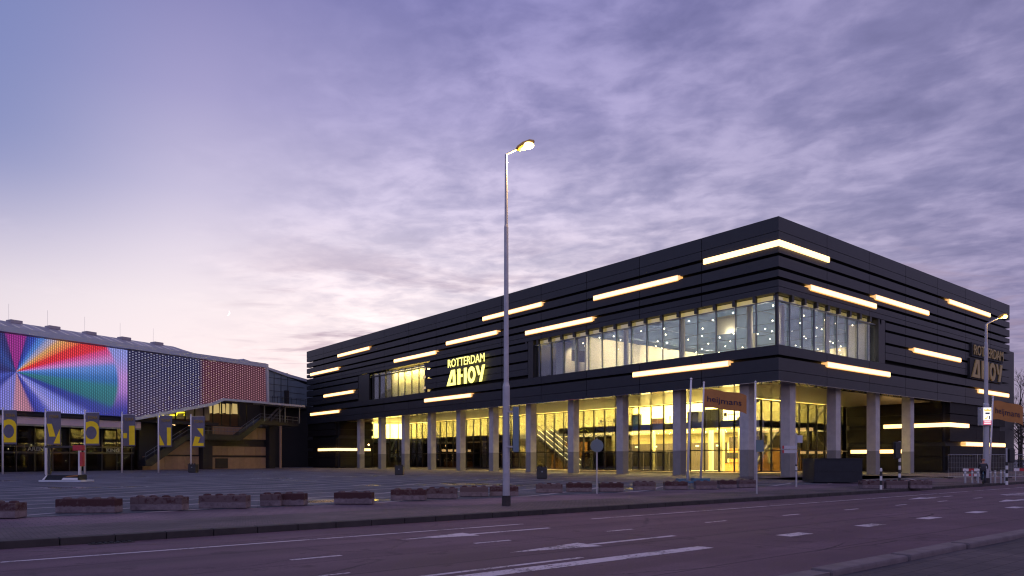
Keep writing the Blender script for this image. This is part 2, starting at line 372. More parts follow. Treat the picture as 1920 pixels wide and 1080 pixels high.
# ------------------------------------------------------------------ mesh builder
class MB:
    def __init__(s): s.v = []; s.f = []; s.mi = []; s.tn = []
    def add(s, vs, fs, mi=0, tone=1.0):
        b = len(s.v); s.v += [tuple(v) for v in vs]
        for f in fs: s.f.append(tuple(i+b for i in f)); s.mi.append(mi); s.tn.append(tone)
        return s
    def box(s, x0, y0, z0, x1, y1, z1, mi=0, tone=1.0):
        x0, x1 = sorted((x0, x1)); y0, y1 = sorted((y0, y1)); z0, z1 = sorted((z0, z1))
        v = [(x0,y0,z0),(x1,y0,z0),(x1,y1,z0),(x0,y1,z0),(x0,y0,z1),(x1,y0,z1),(x1,y1,z1),(x0,y1,z1)]
        return s.add(v, [(0,3,2,1),(4,5,6,7),(0,1,5,4),(1,2,6,5),(2,3,7,6),(3,0,4,7)], mi, tone)
    def prism(s, poly, o, ux, uy, un, th, mi=0, tone=1.0):
        """flat polygon (2-D points) in the plane o + x*ux + y*uy, thickness th along un"""
        o, ux, uy, un = map(Vector, (o, ux, uy, un)); n = len(poly)
        a = [o + ux*p[0] + uy*p[1] for p in poly]; b = [p + un*th for p in a]
        fs = [tuple(range(n-1, -1, -1)), tuple(range(n, 2*n))] + [(i, (i+1) % n, n+(i+1) % n, n+i) for i in range(n)]
        return s.add(a+b, fs, mi, tone)
    def tube(s, pts, rad, n=8, mi=0, cap=True):
        pts = [Vector(p) for p in pts]; k = len(pts)
        rs = rad if hasattr(rad, '__len__') else [rad]*k
        vs = []; up = Vector((0, 0, 1))
        for i, p in enumerate(pts):
            d = (pts[min(i+1, k-1)] - pts[max(i-1, 0)]).normalized()
            a = d.cross(up if abs(d.z) < .95 else Vector((1, 0, 0))).normalized(); b = d.cross(a)
            for j in range(n):
                t = 2*math.pi*j/n; vs.append(p + (a*math.cos(t) + b*math.sin(t))*rs[i])
        fs = [(i*n+j, i*n+(j+1) % n, (i+1)*n+(j+1) % n, (i+1)*n+j) for i in range(k-1) for j in range(n)]
        if cap: fs += [tuple(range(n)), tuple(range((k-1)*n+n-1, (k-1)*n-1, -1))]
        return s.add(vs, fs, mi)
    def ball(s, c, r, mi=0, seg=8, rings=5, sc=(1, 1, 1)):
        vs = [(c[0], c[1], c[2]+r*sc[2])]; 
        for i in range(1, rings):
            a = math.pi*i/rings
            for j in range(seg):
                b = 2*math.pi*j/seg
                vs.append((c[0]+r*sc[0]*math.sin(a)*math.cos(b), c[1]+r*sc[1]*math.sin(a)*math.sin(b), c[2]+r*sc[2]*math.cos(a)))
        vs.append((c[0], c[1], c[2]-r*sc[2])); L = len(vs)-1
        fs = [(0, 1+j, 1+(j+1) % seg) for j in range(seg)]
        fs += [(1+i*seg+j, 1+(i+1)*seg+j, 1+(i+1)*seg+(j+1) % seg, 1+i*seg+(j+1) % seg) for i in range(rings-2) for j in range(seg)]
        fs += [(L, 1+(rings-2)*seg+(j+1) % seg, 1+(rings-2)*seg+j) for j in range(seg)]
        return s.add(vs, fs, mi)
    def mesh(s, name, mats):
        me = bpy.data.meshes.new(name); me.from_pydata(s.v, [], s.f)
        for m in mats: me.materials.append(m)
        me.polygons.foreach_set('material_index', s.mi)
        if any(t != 1.0 for t in s.tn):
            at = me.color_attributes.new('tone', 'FLOAT_COLOR', 'CORNER')
            for p in me.polygons:
                for li in p.loop_indices: t = s.tn[p.index]; at.data[li].color = (t, t, t, 1)
        me.update(); return me
    def build(s, name, mats, parent=None, smooth=False, bevel=0, loc=None):
        if not isinstance(mats, (list, tuple)): mats = [mats]
        me = s.mesh(name, mats)
        if not any(t != 1.0 for t in s.tn) and any('tone' in str([n.attribute_name for n in m.node_tree.nodes if n.type == 'ATTRIBUTE']) for m in mats):
            at = me.color_attributes.new('tone', 'FLOAT_COLOR', 'CORNER')
            at.data.foreach_set('color', [1.0]*len(at.data)*4)
        bm = bmesh.new(); bm.from_mesh(me)
        if bevel: bmesh.ops.bevel(bm, geom=bm.edges[:], offset=bevel, segments=2, affect='EDGES', profile=.6)
        bmesh.ops.recalc_face_normals(bm, faces=bm.faces[:]); bm.to_mesh(me); bm.free()
        if smooth:
            for p in me.polygons: p.use_smooth = True
        o = bpy.data.objects.new(name, me); COL.objects.link(o)
        if loc is not None: o.location = loc
        if parent is not None:
            o.parent = parent
            if loc is None and parent.get('world') : o.location = -Vector(world_loc(parent))
        return o

def world_loc(o):
    l = Vector((0, 0, 0))
    while o is not None: l += Vector(o.location); o = o.parent
    return l

def tag(o, label, cat, group=None, kind=None):
    if label: o['label'] = label
    if cat: o['category'] = cat
    if group: o['group'] = group
    if kind: o['kind'] = kind
    return o
def struct(o): o['kind'] = 'structure'; return o
def thing(name, label, cat, loc=(0, 0, 0), rz=0., group=None, world=False):
    """Empty at the base of a thing; world=True means its parts are given in world coordinates"""
    e = bpy.data.objects.new(name, None); COL.objects.link(e); e.location = loc; e.rotation_euler = (0, 0, rz)
    e.empty_display_size = .3
    tag(e, label, cat, group)
    if world: e['world'] = 1
    return e
def sub(mb, name, mats, parent, **kw):
    """sub-part of a part whose mesh shares the part's own frame"""
    return mb.build(name, mats, parent, loc=(0, 0, 0), **kw)
def copy_thing(root, loc, rz=None, label=None):
    r = root.copy(); COL.objects.link(r); r.location = loc
    if rz is not None: r.rotation_euler = (0, 0, rz)
    if label: r['label'] = label
    for ch in list(root.children):
        c = ch.copy(); COL.objects.link(c); c.parent = r
        for gc in list(ch.children):
            d = gc.copy(); COL.objects.link(d); d.parent = c
    return r

def text_mb(body, size, th, bold=0., mirror=False, center=True):
    cu = bpy.data.curves.new('t', 'FONT'); cu.body = body; cu.size = size; cu.extrude = th/2; cu.offset = bold
    cu.align_x = 'CENTER' if center else 'LEFT'; cu.resolution_u = 3
    o = bpy.data.objects.new('t', cu); COL.objects.link(o); bpy.context.view_layer.update()
    me = bpy.data.meshes.new_from_object(o.evaluated_get(bpy.context.evaluated_depsgraph_get()))
    vs = [tuple(v.co) for v in me.vertices]; fs = [tuple(p.vertices) for p in me.polygons]
    bpy.data.objects.remove(o); bpy.data.curves.remove(cu); bpy.data.meshes.remove(me)
    if mirror: vs = [(-x, y, z) for x, y, z in vs]
    return vs, fs
def put_text(mb, body, size, th, o, ux, uy, un, bold=0., mirror=False, width=None, mi=0):
    vs, fs = text_mb(body, size, th, bold, mirror)
    k = 1.
    if width: k = width/(max(v[0] for v in vs)-min(v[0] for v in vs))
    o, ux, uy, un = map(Vector, (o, ux, uy, un))
    mb.add([o + ux*(v[0]*k) + uy*v[1] + un*v[2] for v in vs], fs, mi)
    return mb

# ------------------------------------------------------------------ ground
mb = MB(); mb.add([(-3000, -3000, -.19), (3000, -3000, -.19), (3000, 3000, -.19), (-3000, 3000, -.19)], [(0, 1, 2, 3)])
struct(mb.build('ground', mat('far ground', (.05, .045, .055), .9, 0, .2, .05)))
mb = MB(); mb.box(-120, 5.34, -.5, 400, 17.1, -.15); struct(mb.build('road', M['asphalt']))
mb = MB(); mb.box(-120, -60, -.5, 400, 5.0, -.03); struct(mb.build('near_pavement', M['nearpave']))
mb = MB(); mb.box(-120, 17.42, -.5, 400, 20.6, -.005); struct(mb.build('verge', M['verge']))
mb = MB(); mb.box(-120, 20.6, -.5, 400, 24.0, -.02); struct(mb.build('cycle_path', M['cycle']))
mb = MB(); mb.box(-250, 24.0, -.5, 400, 420, -.008); struct(mb.build('plaza', M['plaza']))
mb = MB(); mb.box(51.5, 27.2, -.1, 150, 33.9, .0, 0); mb.box(37.5, 26.5, -.1, 71.6, 130.0, .0); struct(mb.build('pavement', M['pave']))
# far kerb with joints between its stones
mb = MB(); x = -30.0; k = 0
while x < 200:
    mb.box(x+.008, 17.1, -.4, x+.992, 17.42, .005, 0, random.uniform(.8, 1.1)); x += 1.0
struct(mb.build('kerb', M['kerbdark'], bevel=.02))
# gutter drain in the far kerb
dr = thing('storm_drain', 'dark cast iron gutter drain set into the long far kerb', 'drain', (2.9, 17.0, -.15))
mb = MB(); mb.box(-.42, -.20, .0, .42, .09, .012); mb.build('frame', M['kerbdark'], dr)
mb = MB()
for i in range(7): mb.box(-.36+.11*i, -.16, .012, -.30+.11*i, .05, .03)
mb.build('grate', M['black'], dr)
# road markings: thin painted sheets
mb = MB(); P = -.146
def strip(x0, x1, y, wd, z=P): mb.add([(x0, y-wd/2, z), (x1, y-wd/2, z), (x1, y+wd/2, z), (x0, y+wd/2, z)], [(0, 1, 2, 3)])
strip(-60, 12.4, 14.95, .12); strip(15, 120, 14.95, .10)
for i in range(-8, 24): strip(.9+i*3.93, 1.85+i*3.93, 12.14, .12)
for i in range(0, 22): strip(15.1+i*3.75, 16.1+i*3.75, 8.92, .38)
strip(-20, 12.0, 8.75, .36); strip(-20, 9.0, 9.2, .12)
strip(-20, 5, 10.2, .07)
def arrow(x, y, s=1.0):
    mb.add([(x, y, P), (x+2.1*s, y-.36, P), (x+2.1*s, y-.10, P), (x+4.8*s, y-.10, P), (x+4.8*s, y+.06, P), (x+2.1*s, y+.06, P), (x+2.1*s, y+.36, P)], [(0, 1, 2, 3, 4, 5, 6)])
arrow(8.4, 10.52); arrow(7.9, 13.7, .9); arrow(34, 10.5); arrow(33, 13.6)
for i in range(6): strip(30+i*1.2, 30.5+i*1.2, 6.8, .3)
strip(24, 60, 6.2, .10)
for i in range(8): mb.add([(41+i*1.1, 9.4, P), (41.55+i*1.1, 9.4, P), (41.55+i*1.1, 12.6, P), (41+i*1.1, 12.6, P)], [(0, 1, 2, 3)])
o = mb.build('road_markings', M['paint']); struct(o)

# near kerb: separate concrete kerb elements along the pavement edge
kx = [9.75, 12.3, 14.75, 17.2, 19.65, 22.1, 24.55, 27.0]
klab = ['grey concrete kerb element cut by the lower picture edge, first in the near row', 'grey kerb element second along the near row from the viewer',
        'grey kerb element third along the near row from the viewer', 'grey kerb element fourth along the near row', 'grey kerb element fifth along the near row beyond the fourth',
        'grey kerb element sixth along the near row', 'grey kerb element seventh along the near row', 'farthest grey kerb element of the near row']
k0 = None
for i, x in enumerate(kx[:5]):
    if k0 is None:
        mb = MB(); mb.box(0, 0, 0, 2.41, .34, .36); k0 = mb.build('kerb_element', M['kerb'], bevel=.04, loc=(x, 5.0, -.30)); o = k0
    else:
        o = k0.copy(); COL.objects.link(o); o.location = (x, 5.0 + (.015 if i % 2 else 0), -.30 + (.012 if i == 2 else 0)); o.rotation_euler = (0, 0, R((0, .5, -.4, .3, 0)[i]))
    tag(o, klab[i], 'kerb stone', 'concrete kerb elements along the near pavement')
mb = MB(); mb.box(-60, 5.02, -.4, 9.7, 5.32, .03); mb.box(22.2, 5.02, -.4, 200, 5.32, .03); struct(mb.build('kerb_near', M['kerb']))

# ------------------------------------------------------------------ concrete blocks along the cycle path
B = [(0.2,24.85,26.4,1.95),(2.82,25.17,0,1.73),(4.79,25.02,0,1.63),(6.74,24.7,0,1.53),(8.68,24.52,0,.70),(9.35,24.34,0,.78),(11.15,24.03,0,1.36),(13.89,24.83,0,1.35),
     (15.58,24.93,0,1.23),(17.59,25.45,0,1.21),(18.86,25.01,0,1.25),(22.37,26.0,0,1.27),(24.27,25.92,0,1.26),(25.56,24.88,0,1.18),(28.26,25.06,0,1.12),(30.02,24.48,0,1.20),(31.85,23.88,0,1.14),
     (34.07,23.93,0,.95),(35.54,23.72,0,1.02),(39.5,18.63,0,1.2),(40.55,17.8,0,1.2),(41.6,17.0,0,1.2)]
BL = ['red topped concrete block cut by the left picture edge', 'long red topped concrete block, second from the left end of the row', 'red topped concrete block, third from the left end, below the tall frame stand',
      'red topped concrete block, fourth from the left end of the row', 'short pale concrete block touching the one on its right, left of the pair', 'short pale concrete block touching the one on its left, right of the pair',
      'pale lone concrete block between the short pair and the lamp post group', 'brownish concrete block at the left end of the four before the tall lamp post', 'second brownish block of the four before the tall lamp post',
      'third brownish block of the four before the tall lamp post', 'brownish block just behind the foot of the tall lamp post', 'concrete block in front of the litter bin right of the tall lamp post',
      'concrete block just left of the round sign', 'concrete block just right of the round sign', 'lone concrete block midway between round sign and flagpoles', 'concrete block at the left of the blue flagpole base',
      'concrete block in front of the blue flagpole base', 'dark concrete block right of the blue flagpole base', 'last concrete block of the main row, by the pole with the sign box',
      'dark concrete block left of the black and white marker post', 'dark concrete block behind the black and white marker post', 'dark concrete block at the foot of the traffic light with banded pole']
for i, (x, y, _, L) in enumerate(B):
    h = .41; mb = MB(); ww = .5
    mb.box(0, 0, 0, L, ww, h); o_b = None
    n = max(2, round(L/.42))
    me_ = mb
    o = me_.build('concrete_block', M['block'], bevel=.025, loc=(x, y, 0))
    # lifting studs joined in the same casting
    for k in range(n):
        cx = (k+.5)*L/n; mb2 = MB(); mb2.tube([(cx, ww/2, h-.01), (cx, ww/2, h+.03), (cx, ww/2, h+.055)], [.13, .12, .06], 10)
        mb2.build('stud', M['block'], o, loc=(0, 0, 0))
    o.rotation_euler = (0, 0, math.atan2(-.62, .78) + random.uniform(-.05, .05) if i != 19 else math.atan2(-.62, .78))
    tag(o, BL[i], 'concrete block', 'concrete blocks along the cycle path')

# ------------------------------------------------------------------ exhibition hall
U0, V0 = 56.74, 33.93
hall = thing('exhibition_hall', 'large anthracite exhibition hall with glowing light strips above a pillared glass ground floor', 'building', (U0, V0, 0), world=True)
UE, VE = 114.2, 134.43      # ends of the two facades
TH = .75                    # depth of the cladding in front of the black core
def panels(mb, lo, hi, axis, z0, z1, step=7.7, start=None, dpt=TH, inset=0.):
    """one course of cladding as panels with 3 cm open joints; axis 'y' = left facade, 'x' = right facade"""
    s = start if start is not None else lo
    edges = [lo] + [e for e in [s + step*k for k in range(-2, 20)] if lo + .3 < e < hi - .3] + [hi]
    for a, b in zip(edges, edges[1:]):
        a2 = a + (.03 if a != lo else 0); b2 = b - (.03 if b != hi else 0); tn = random.uniform(.84, 1.14)
        if axis == 'y': mb.box(U0+inset, a2, z0, U0+dpt, b2, z1, 0, tn)
        else: mb.box(a2, V0+inset, z0, b2, V0+dpt, z1, 0, tn)
def course(z0, z1, seams, left=((V0, VE),), right=((U0+TH, UE),), inset=0.):
    zs = [z0] + list(seams) + [z1]
    for ax, runs in (('y', left), ('x', right)):
        for lo, hi in runs:
            mb = MB()
            for za, zb in zip(zs, zs[1:]):
                zb2 = zb - (.045 if zb != z1 else 0)
                if ax == 'y': panels(mb, lo, hi, 'y', za, zb2, start=38.1+3.8, inset=inset)
                else: panels(mb, lo, hi, 'x', za, zb2, step=8.4, start=60.8+4.2, inset=inset)
            mb.build('cladding_band', M['clad'], hall)
def boxes(name, m, parent, rows):
    """each box a part of its own"""
    for r_ in rows:
        mb = MB(); mb.box(*r_); mb.build(name, m, parent)
full_l = ((V0, VE),); full_r = ((U0+TH, UE),)
course(20.52, 22.54, (21.32,))
course(19.43, 20.22, ()); course(18.24, 19.15, ()); course(17.38, 17.96, ())
course(16.02, 17.10, (16.55,))
wl = ((67.5, 90.9), (112.7, VE)); wr = ((77.0, UE),)
course(15.04, 15.78, (), wl, wr); course(13.72, 14.78, (), wl, wr); course(11.93, 13.46, (12.7,), wl, wr)
course(10.64, 11.50, ()); course(8.40, 10.38, (9.3,))
# lower end blocks (dark cladding beside the open gallery)
for run in range(4):
    for z0, z1 in ((.25, 1.9), (2.0, 3.2), (3.75, 5.4), (5.95, 7.0), (7.1, 8.36)):
        mb = MB()
        if run == 0: panels(mb, 94.5, UE-1.0, 'x', z0, z1, 8.4, 69.2, inset=.25)
        if run == 1: panels(mb, 122.0, VE, 'y', z0, z1, 7.7, inset=.25)
        if run == 2: mb.box(94.25, V0+1.0, z0, 94.5, 46.5, z1, 0, random.uniform(.85, 1.1))
        if run == 3: mb.box(U0+1.0, 121.75, z0, U0+7.6, 122.0, z1, 0, random.uniform(.85, 1.1))
        mb.build('lower_cladding', M['cladlow'], hall)
# black core behind the courses, left open at the windows and the gallery
c0 = U0+TH+.004; c1 = V0+TH+.004
boxes('core_wall', M['core'], hall, ((c0, c1, 16.0, UE-1.3, VE-1.3, 22.2), (c0, 67.6, 8.6, c0+.4, 90.9, 15.99), (c0, 112.7, 8.6, c0+.4, VE-1.3, 15.99),
    (77.0, c1, 8.6, UE-1.3, c1+.4, 15.99), (c0, c1+.41, 8.6, c0+.4, 67.59, 11.3), (c0, 90.91, 8.6, c0+.4, 112.69, 11.4), (c0, c1, 8.6, 76.99, c1+.4, 11.3),
    (94.52, c1, 0, UE-1.3, 60, 8.58), (c0, 122.02, 0, 64.3, VE-1.3, 8.58), (64.4, 133.0, 0, 94, VE-1.3, 8.58), (UE-1.6, c1+.5, 0, UE-1.3, VE-1.3, 16), (c0+.5, VE-1.6, 8.6, UE-1.7, VE-1.3, 16)))
mb = MB(); mb.box(UE-1.28, 36.0, 0, 123.0, 70, 17.2, 0, .8); mb.build('rear_block', M['clad'], hall)
# soffit over the open gallery
mb = MB(); mb.box(U0+.30, V0+.30, 8.52, 94.4, 46.4, 8.58); mb.box(U0+.30, 46.41, 8.52, 71.8, 122.0, 8.58)
mb.build('soffit', M['soffit'], hall)
M['polished'] = mat('polished soffit edge', (.80, .76, .66), .10, 1.0)
boxes('soffit_trim', M['polished'], hall, ((U0+.03, V0+.03, 8.38, U0+1.2, 121.9, 8.50), (U0+1.21, V0+.03, 8.38, 94.2, V0+1.2, 8.50)))
# pillars
for k in range(11):
    v = 38.16 + 7.69*k; mb = MB(); mb.box(58.0, v-.48, 0, 58.95, v+.48, 8.51); mb.build('column', M['pillar'], hall, bevel=.03)
for u in (60.9, 69.25, 77.65, 86.1):
    mb = MB(); mb.box(u-.48, 35.0, 0, u+.48, 35.95, 8.51); mb.build('column', M['pillar'], hall, bevel=.03)
# light strips
def strip_l(v0, v1, z, dpt=.16):
    mb = MB(); mb.box(U0-dpt, v0+.22, z-.20, U0+.4, v1, z+.20); o = mb.build('light_strip', M['strip'], hall)
    mb = MB(); mb.box(U0-dpt+.02, v0, z-.19, U0+.4, v0+.215, z+.19); sub(mb, 'end_cap', M['stripcap'], o)
    mb = MB(); mb.box(U0-dpt+.04, v0+.23, z-.28, U0+.39, v1+.03, z+.28); sub(mb, 'lens', M['stripfringe'], o)  # amber body stands for the glow fringe, not a real lens
def strip_r(u0, u1, z, y=V0, dpt=.16):
    mb = MB(); mb.box(u0+.22, y-dpt, z-.20, u1, y+.4, z+.20); o = mb.build('light_strip', M['strip'], hall)
    mb = MB(); mb.box(u0, y-dpt+.02, z-.19, u0+.215, y+.4, z+.19); sub(mb, 'end_cap', M['stripcap'], o)
    mb = MB(); mb.box(u0+.23, y-dpt+.04, z-.28, u1+.03, y+.39, z+.28); sub(mb, 'lens', M['stripfringe'], o)  # glow fringe built as an amber body, no lens there
for a, b, z in ((44.4, 56.1, 19.3), (64.6, 76.6, 20.14), (56.1, 67.8, 17.06), (73.4, 85.3, 17.98), (87.9, 100.1, 17.06), (108.3, 120.4, 20.14),
                (120.0, 132.4, 17.88), (114.1, 126.3, 13.32), (119.8, 132.4, 10.2), (79.1, 91.1, 10.26), (38.7, 50.4, 10.36)): strip_l(a, b, z)
mb = MB(); mb.box(U0-.16, V0-.16, 19.98, U0+.4, 41.6, 20.46); mb.box(U0+.41, V0-.16, 19.98, 65.2, V0+.4, 20.46); mb.build('light_strip', M['strip'], hall)
for a, b, z in ((61.7, 74.7, 17.14), (74.4, 87.5, 18.06), (93.1, 106.6, 20.22), (83.5, 96.8, 13.56), (64.7, 77.8, 10.42), (102.4, 113.5, 10.2)): strip_r(a, b, z)
mb = MB(); mb.box(94.08, V0+.10, 5.5, 94.5, 41.7, 5.96); mb.box(94.51, V0+.10, 5.5, 100.1, V0+.5, 5.96); mb.build('light_strip', M['strip'], hall)
mb = MB(); mb.box(94.08, 38.6, 2.35, 94.5, 45.9, 2.8); mb.build('light_strip', M['strip'], hall)
strip_r(98.9, 112.9, 3.48, V0+.25)
mb = MB(); mb.box(U0+.10, 121.6, 3.15, U0+.5, 129.4, 3.6); mb.box(U0+.51, 121.6, 3.15, 63.8, 121.98, 3.6); mb.build('light_strip', M['strip'], hall)

# ---- ground floor glazing
def glazing(name, axis, fixed, lo, hi, z0, z1, step, gm, mull=.15, dep=.28, rails=(), mm='blackmetal', start=None, rail_h=.12):
    mb = MB()
    if axis == 'y': mb.box(fixed+.10, lo, z0, fixed+.12, hi, z1)
    else: mb.box(lo, fixed+.10, z0, hi, fixed+.12, z1)
    o = mb.build(name, gm, hall); mb = MB()
    s = lo if start is None else start; k = 0
    while s <= hi + .01:
        if axis == 'y': mb.box(fixed-dep/2, s-mull/2, z0+.002, fixed+dep, s+mull/2, z1-.002)
        else: mb.box(s-mull/2, fixed-dep/2, z0+.002, s+mull/2, fixed+dep, z1-.002)
        s += step
    for z in rails:
        if axis == 'y': mb.box(fixed-.06, lo+.01, z-rail_h/2, fixed+.2, hi-.01, z+rail_h/2)
        else: mb.box(lo+.01, fixed-.06, z-rail_h/2, hi-.01, fixed+.2, z+rail_h/2)
    sub(mb, 'mullion', M[mm], o)
    return o
GU, GV = 71.7, 46.4
glazing('window_wall', 'y', GU, GV, 121.7, .1, 8.5, 2.05, M['glass'], .13, .12, rails=(.14, 2.65, 8.42))
glazing('window_wall', 'x', GV, GU+.3, 94.2, .1, 8.5, 2.05, M['glass'], .13, .12, rails=(.14, 2.65, 8.42))
glazing('window_wall', 'x', 121.7, 64.4, GU, .1, 8.5, 1.8, M['glass'], .10, .10, rails=(.14, 2.65, 8.42))
# ---- interior shell of the ground floor and mezzanine
mb = MB(); mb.box(GU+.15, GV+.15, -.02, 94.3, 132.9, .05); mb.build('interior_floor', M['floor_in'], hall)
boxes('mezzanine', M['slab'], hall, ((GU+.7, GV+.7, 5.40, 94.2, 78.99, 6.14), (77.5, 79.0, 5.40, 94.2, 89.0, 6.138), (GU+.7, 90.5, 4.9, 94.2, 121.2, 5.6), (64.5, 122.3, 4.9, 94.2, 132.9, 5.6)))
mb = MB(); mb.box(GU+.72, GV+.72, 5.36, 94.1, 78.9, 5.395); mb.build('hall_ceiling', M['wallyellow'], hall)
mb = MB(); mb.box(GU+.3, GV+.3, 10.7, 94.3, 132.9, 10.85); mb.build('upper_ceiling', M['wallyellow'], hall)
boxes('upper_wall', M['wallyellow'], hall, ((83.5, GV+.8, 6.15, 83.8, 132.8, 10.69), (64.5, 129.0, 5.62, 83.49, 129.3, 10.69), (93.9, GV+.5, 6.15, 94.2, 55.99, 10.69), (83.81, 56.0, 6.15, 94.2, 56.3, 10.69)))
boxes('hall_wall', M['wallyellow'], hall, ((93.9, 60.1, .06, 94.2, 90.2, 5.35), (88.0, 58, 3.9, 88.3, 79, 5.35), (88.0, GV+1, 4.0, 88.3, 57.9, 5.35)))
boxes('dark_wall', M['darkwall'], hall, ((93.9, GV+.5, .06, 94.2, 60.0, 5.35), (84.0, 58.0, .06, 84.3, 75.5, 3.9), (84.5, 47.5, 3.05, 84.9, 57.9, 4.6), (84.0, 97, .06, 84.3, 129, 4.88), (64.5, 129.0, .06, 83.99, 129.3, 4.88),
    (GU+1.6, 90.3, .06, 86, 90.5, 4.88), (80.0, 104, .06, 80.3, 118, 4.88), (74.0, 98, .06, 76.2, 103, 3.4)))
boxes('wood_wall', M['wood'], hall, ((84.5, 47.5, .06, 84.9, 57.9, 3.04), (76.5, 77.6, .06, 77.0, 85.2, 4.2)))
for u, v in ((75.0, 49.8), (75.0, 52.4), (77.0, 55.4), (75.5, 63.6), (76.0, 71.2), (78.2, 81.4), (82.0, 50.2), (86.8, 47.6)):
    mb = MB(); mb.box(u-.22, v-.22, .06, u+.22, v+.22, 5.38); mb.build('interior_column', M['wallyellow'], hall)
# diagonal steel braces behind the corner glazing
for p0, p1 in (((73.2, 47.2, .1), (79.5, 47.4, 5.3)), ((73.0, 48.8, 6.2), (78.5, 47.6, 10.6)), ((92.5, 47.3, 10.0), (87.0, 47.3, 6.2)), ((87.0, 47.2, 5.3), (92.0, 47.2, 2.0)), ((73.2, 118.0, 10.5), (73.0, 112.5, 6.0))):
    mb = MB(); mb.tube([p0, p1], .2, 8); mb.build('brace', M['steel'], hall)
# entrance doors
for k, v in enumerate((56.2, 58.3, 60.4, 62.5, 66.0, 68.0, 70.0, 72.0)):
    mb = MB(); mb.box(GU+.5, v, .06, GU+.58, v+.07, 2.55); mb.box(GU+.5, v+1.0, .06, GU+.58, v+1.07, 2.55); mb.box(GU+.5, v+1.9, .06, GU+.58, v+1.97, 2.55)
    mb.box(GU+.5, v, 2.4, GU+.58, v+1.97, 2.56); mb.box(GU+.5, v, .06, GU+.58, v+1.97, .2)
    o = mb.build('door', M['blackmetal'], hall)
    mb = MB(); mb.box(GU+.53, v+.07, .2, GU+.55, v+1.9, 2.4); sub(mb, 'pane', M['glassdark'], o)
# small ceiling lamps over the hall, and room lamps
for i in range(44):
    u = GU+2.5 + (i % 4)*3.2 + random.uniform(-1, 1); v = GV+1.5 + (i//4)*2.9 + random.uniform(-1, 1)
    mb = MB(); mb.ball((u, v, 5.30), .06, 0, 6, 4); mb.build('ceiling_lamp', M['lampceil'], hall)
def area(name, loc, sx, sy, power, col=(1, .72, .26), rot=(0, 0, 0), parent=hall):
    l = bpy.data.lights.new(name, 'AREA'); l.shape = 'RECTANGLE'; l.size = sx; l.size_y = sy; l.energy = power; l.color = col
    o = bpy.data.objects.new(name, l); COL.objects.link(o); o.location = Vector(loc) - Vector(world_loc(parent)); o.rotation_euler = rot; o.parent = parent
    return o
YL = (1, .69, .225)
area('room_light', (77.4, 90, 10.6), 8, 84, 125000, YL); area('room_light', (68.0, 126, 10.6), 5, 4, 3000, YL)
area('room_light', (84.0, 51, 10.6), 15, 7, 12000, YL)
area('room_light', (78.5, 62, 5.3), 10, 30, 17000, YL); area('room_light', (90, 51, 5.3), 5, 7, 2200, YL)
area('room_light', (81.0, 84, 5.3), 5, 9, 4500, YL); area('room_light', (72.6, 82, 9.8), 1.0, 10, 6500, YL, (0, R(-40), 0))  # both lamps added to brighten the dark foyer around the escalators
area('room_light', (77.0, 106, 4.7), 5, 24, 500, (1, .55, .2))
area('room_light', (91.0, 66, 5.3), 4, 16, 4200, YL)

# ---- upper floor windows
glazing('upper_window', 'y', U0+.35, V0+.5, 67.2, 11.52, 15.98, 2.1, M['glassup'], .085, .09, rails=(15.42,), mm='fin', start=V0+2.4, rail_h=.10)
glazing('upper_window', 'x', V0+.35, U0+.5, 75.4, 11.52, 15.98, 2.1, M['glassup'], .085, .09, rails=(15.42,), mm='fin', start=U0+2.4, rail_h=.10)
boxes('window_bracket', M['blackmetal'], hall, [(U0+.02, V0+2.4+2.1*k-.16, 15.50, U0+.32, V0+2.4+2.1*k+.16, 15.99) for k in range(16)] + [(U0+2.4+2.1*k-.16, V0+.02, 15.50, U0+2.4+2.1*k+.16, V0+.32, 15.99) for k in range(9)])
boxes('window_frame', M['blackmetal'], hall, ((U0+.3, V0+.3, 11.5, U0+.52, V0+.52, 16.0), (U0+.02, 66.5, 11.52, U0+.9, 67.45, 15.98), (75.5, V0+.02, 11.52, 76.95, V0+.9, 15.98)))
boxes('glow_header', M['warmglow'], hall, ((U0+.75, V0+1.0, 15.56, U0+.80, 66.4, 15.97), (U0+1.0, V0+.75, 15.56, 75.4, V0+.80, 15.97)))  # glowing faces standing for the lit soffit above the transom
mb = MB(); mb.box(U0+.5, V0+.5, 11.3, 89.9, 67.5, 11.5); mb.build('upper_floor', M['floor_in'], hall)
mb = MB(); mb.box(U0+.82, V0+.82, 15.75, 90.0, 67.6, 15.95); mb.build('upper_room_ceiling', M['ceilblue'], hall)
boxes('upper_room_wall', M['wallcream'], hall, ((58.6, 59.3, 11.5, 89.7, 59.5, 15.74), (89.7, V0+2, 11.5, 89.9, 59.29, 15.74), (60.5, 63.9, 11.5, 75, 64.1, 13.6), (59.3, 63.6, 11.5, 60.4, 65.2, 15.74), (75.42, V0+.95, 11.5, 75.6, V0+3.2, 15.74)))
for u, v in ((59.0, 38.2), (59.0, 45.9), (59.0, 53.5), (59.0, 61.2), (61.0, 36.2), (69.3, 36.2), (72.0, 46)):
    mb = MB(); mb.tube([(u, v, 11.5), (u, v, 15.74)], .27, 12); mb.build('interior_column', M['wallcream'], hall, smooth=False)
mb = MB(); mb.box(61.0, 41.0, 14.0, 61.1, 43.3, 15.74); mb.build('hanging_screen', M['wallcream'], hall)
boxes('ceiling_track', M['fin'], hall, [(u, V0+2, 15.55, u+.05, 59.2, 15.6) for u in (61, 67, 73, 79, 85)] + [(U0+2, v, 15.45, 89.6, v+.05, 15.5) for v in (38, 44, 50, 56)])
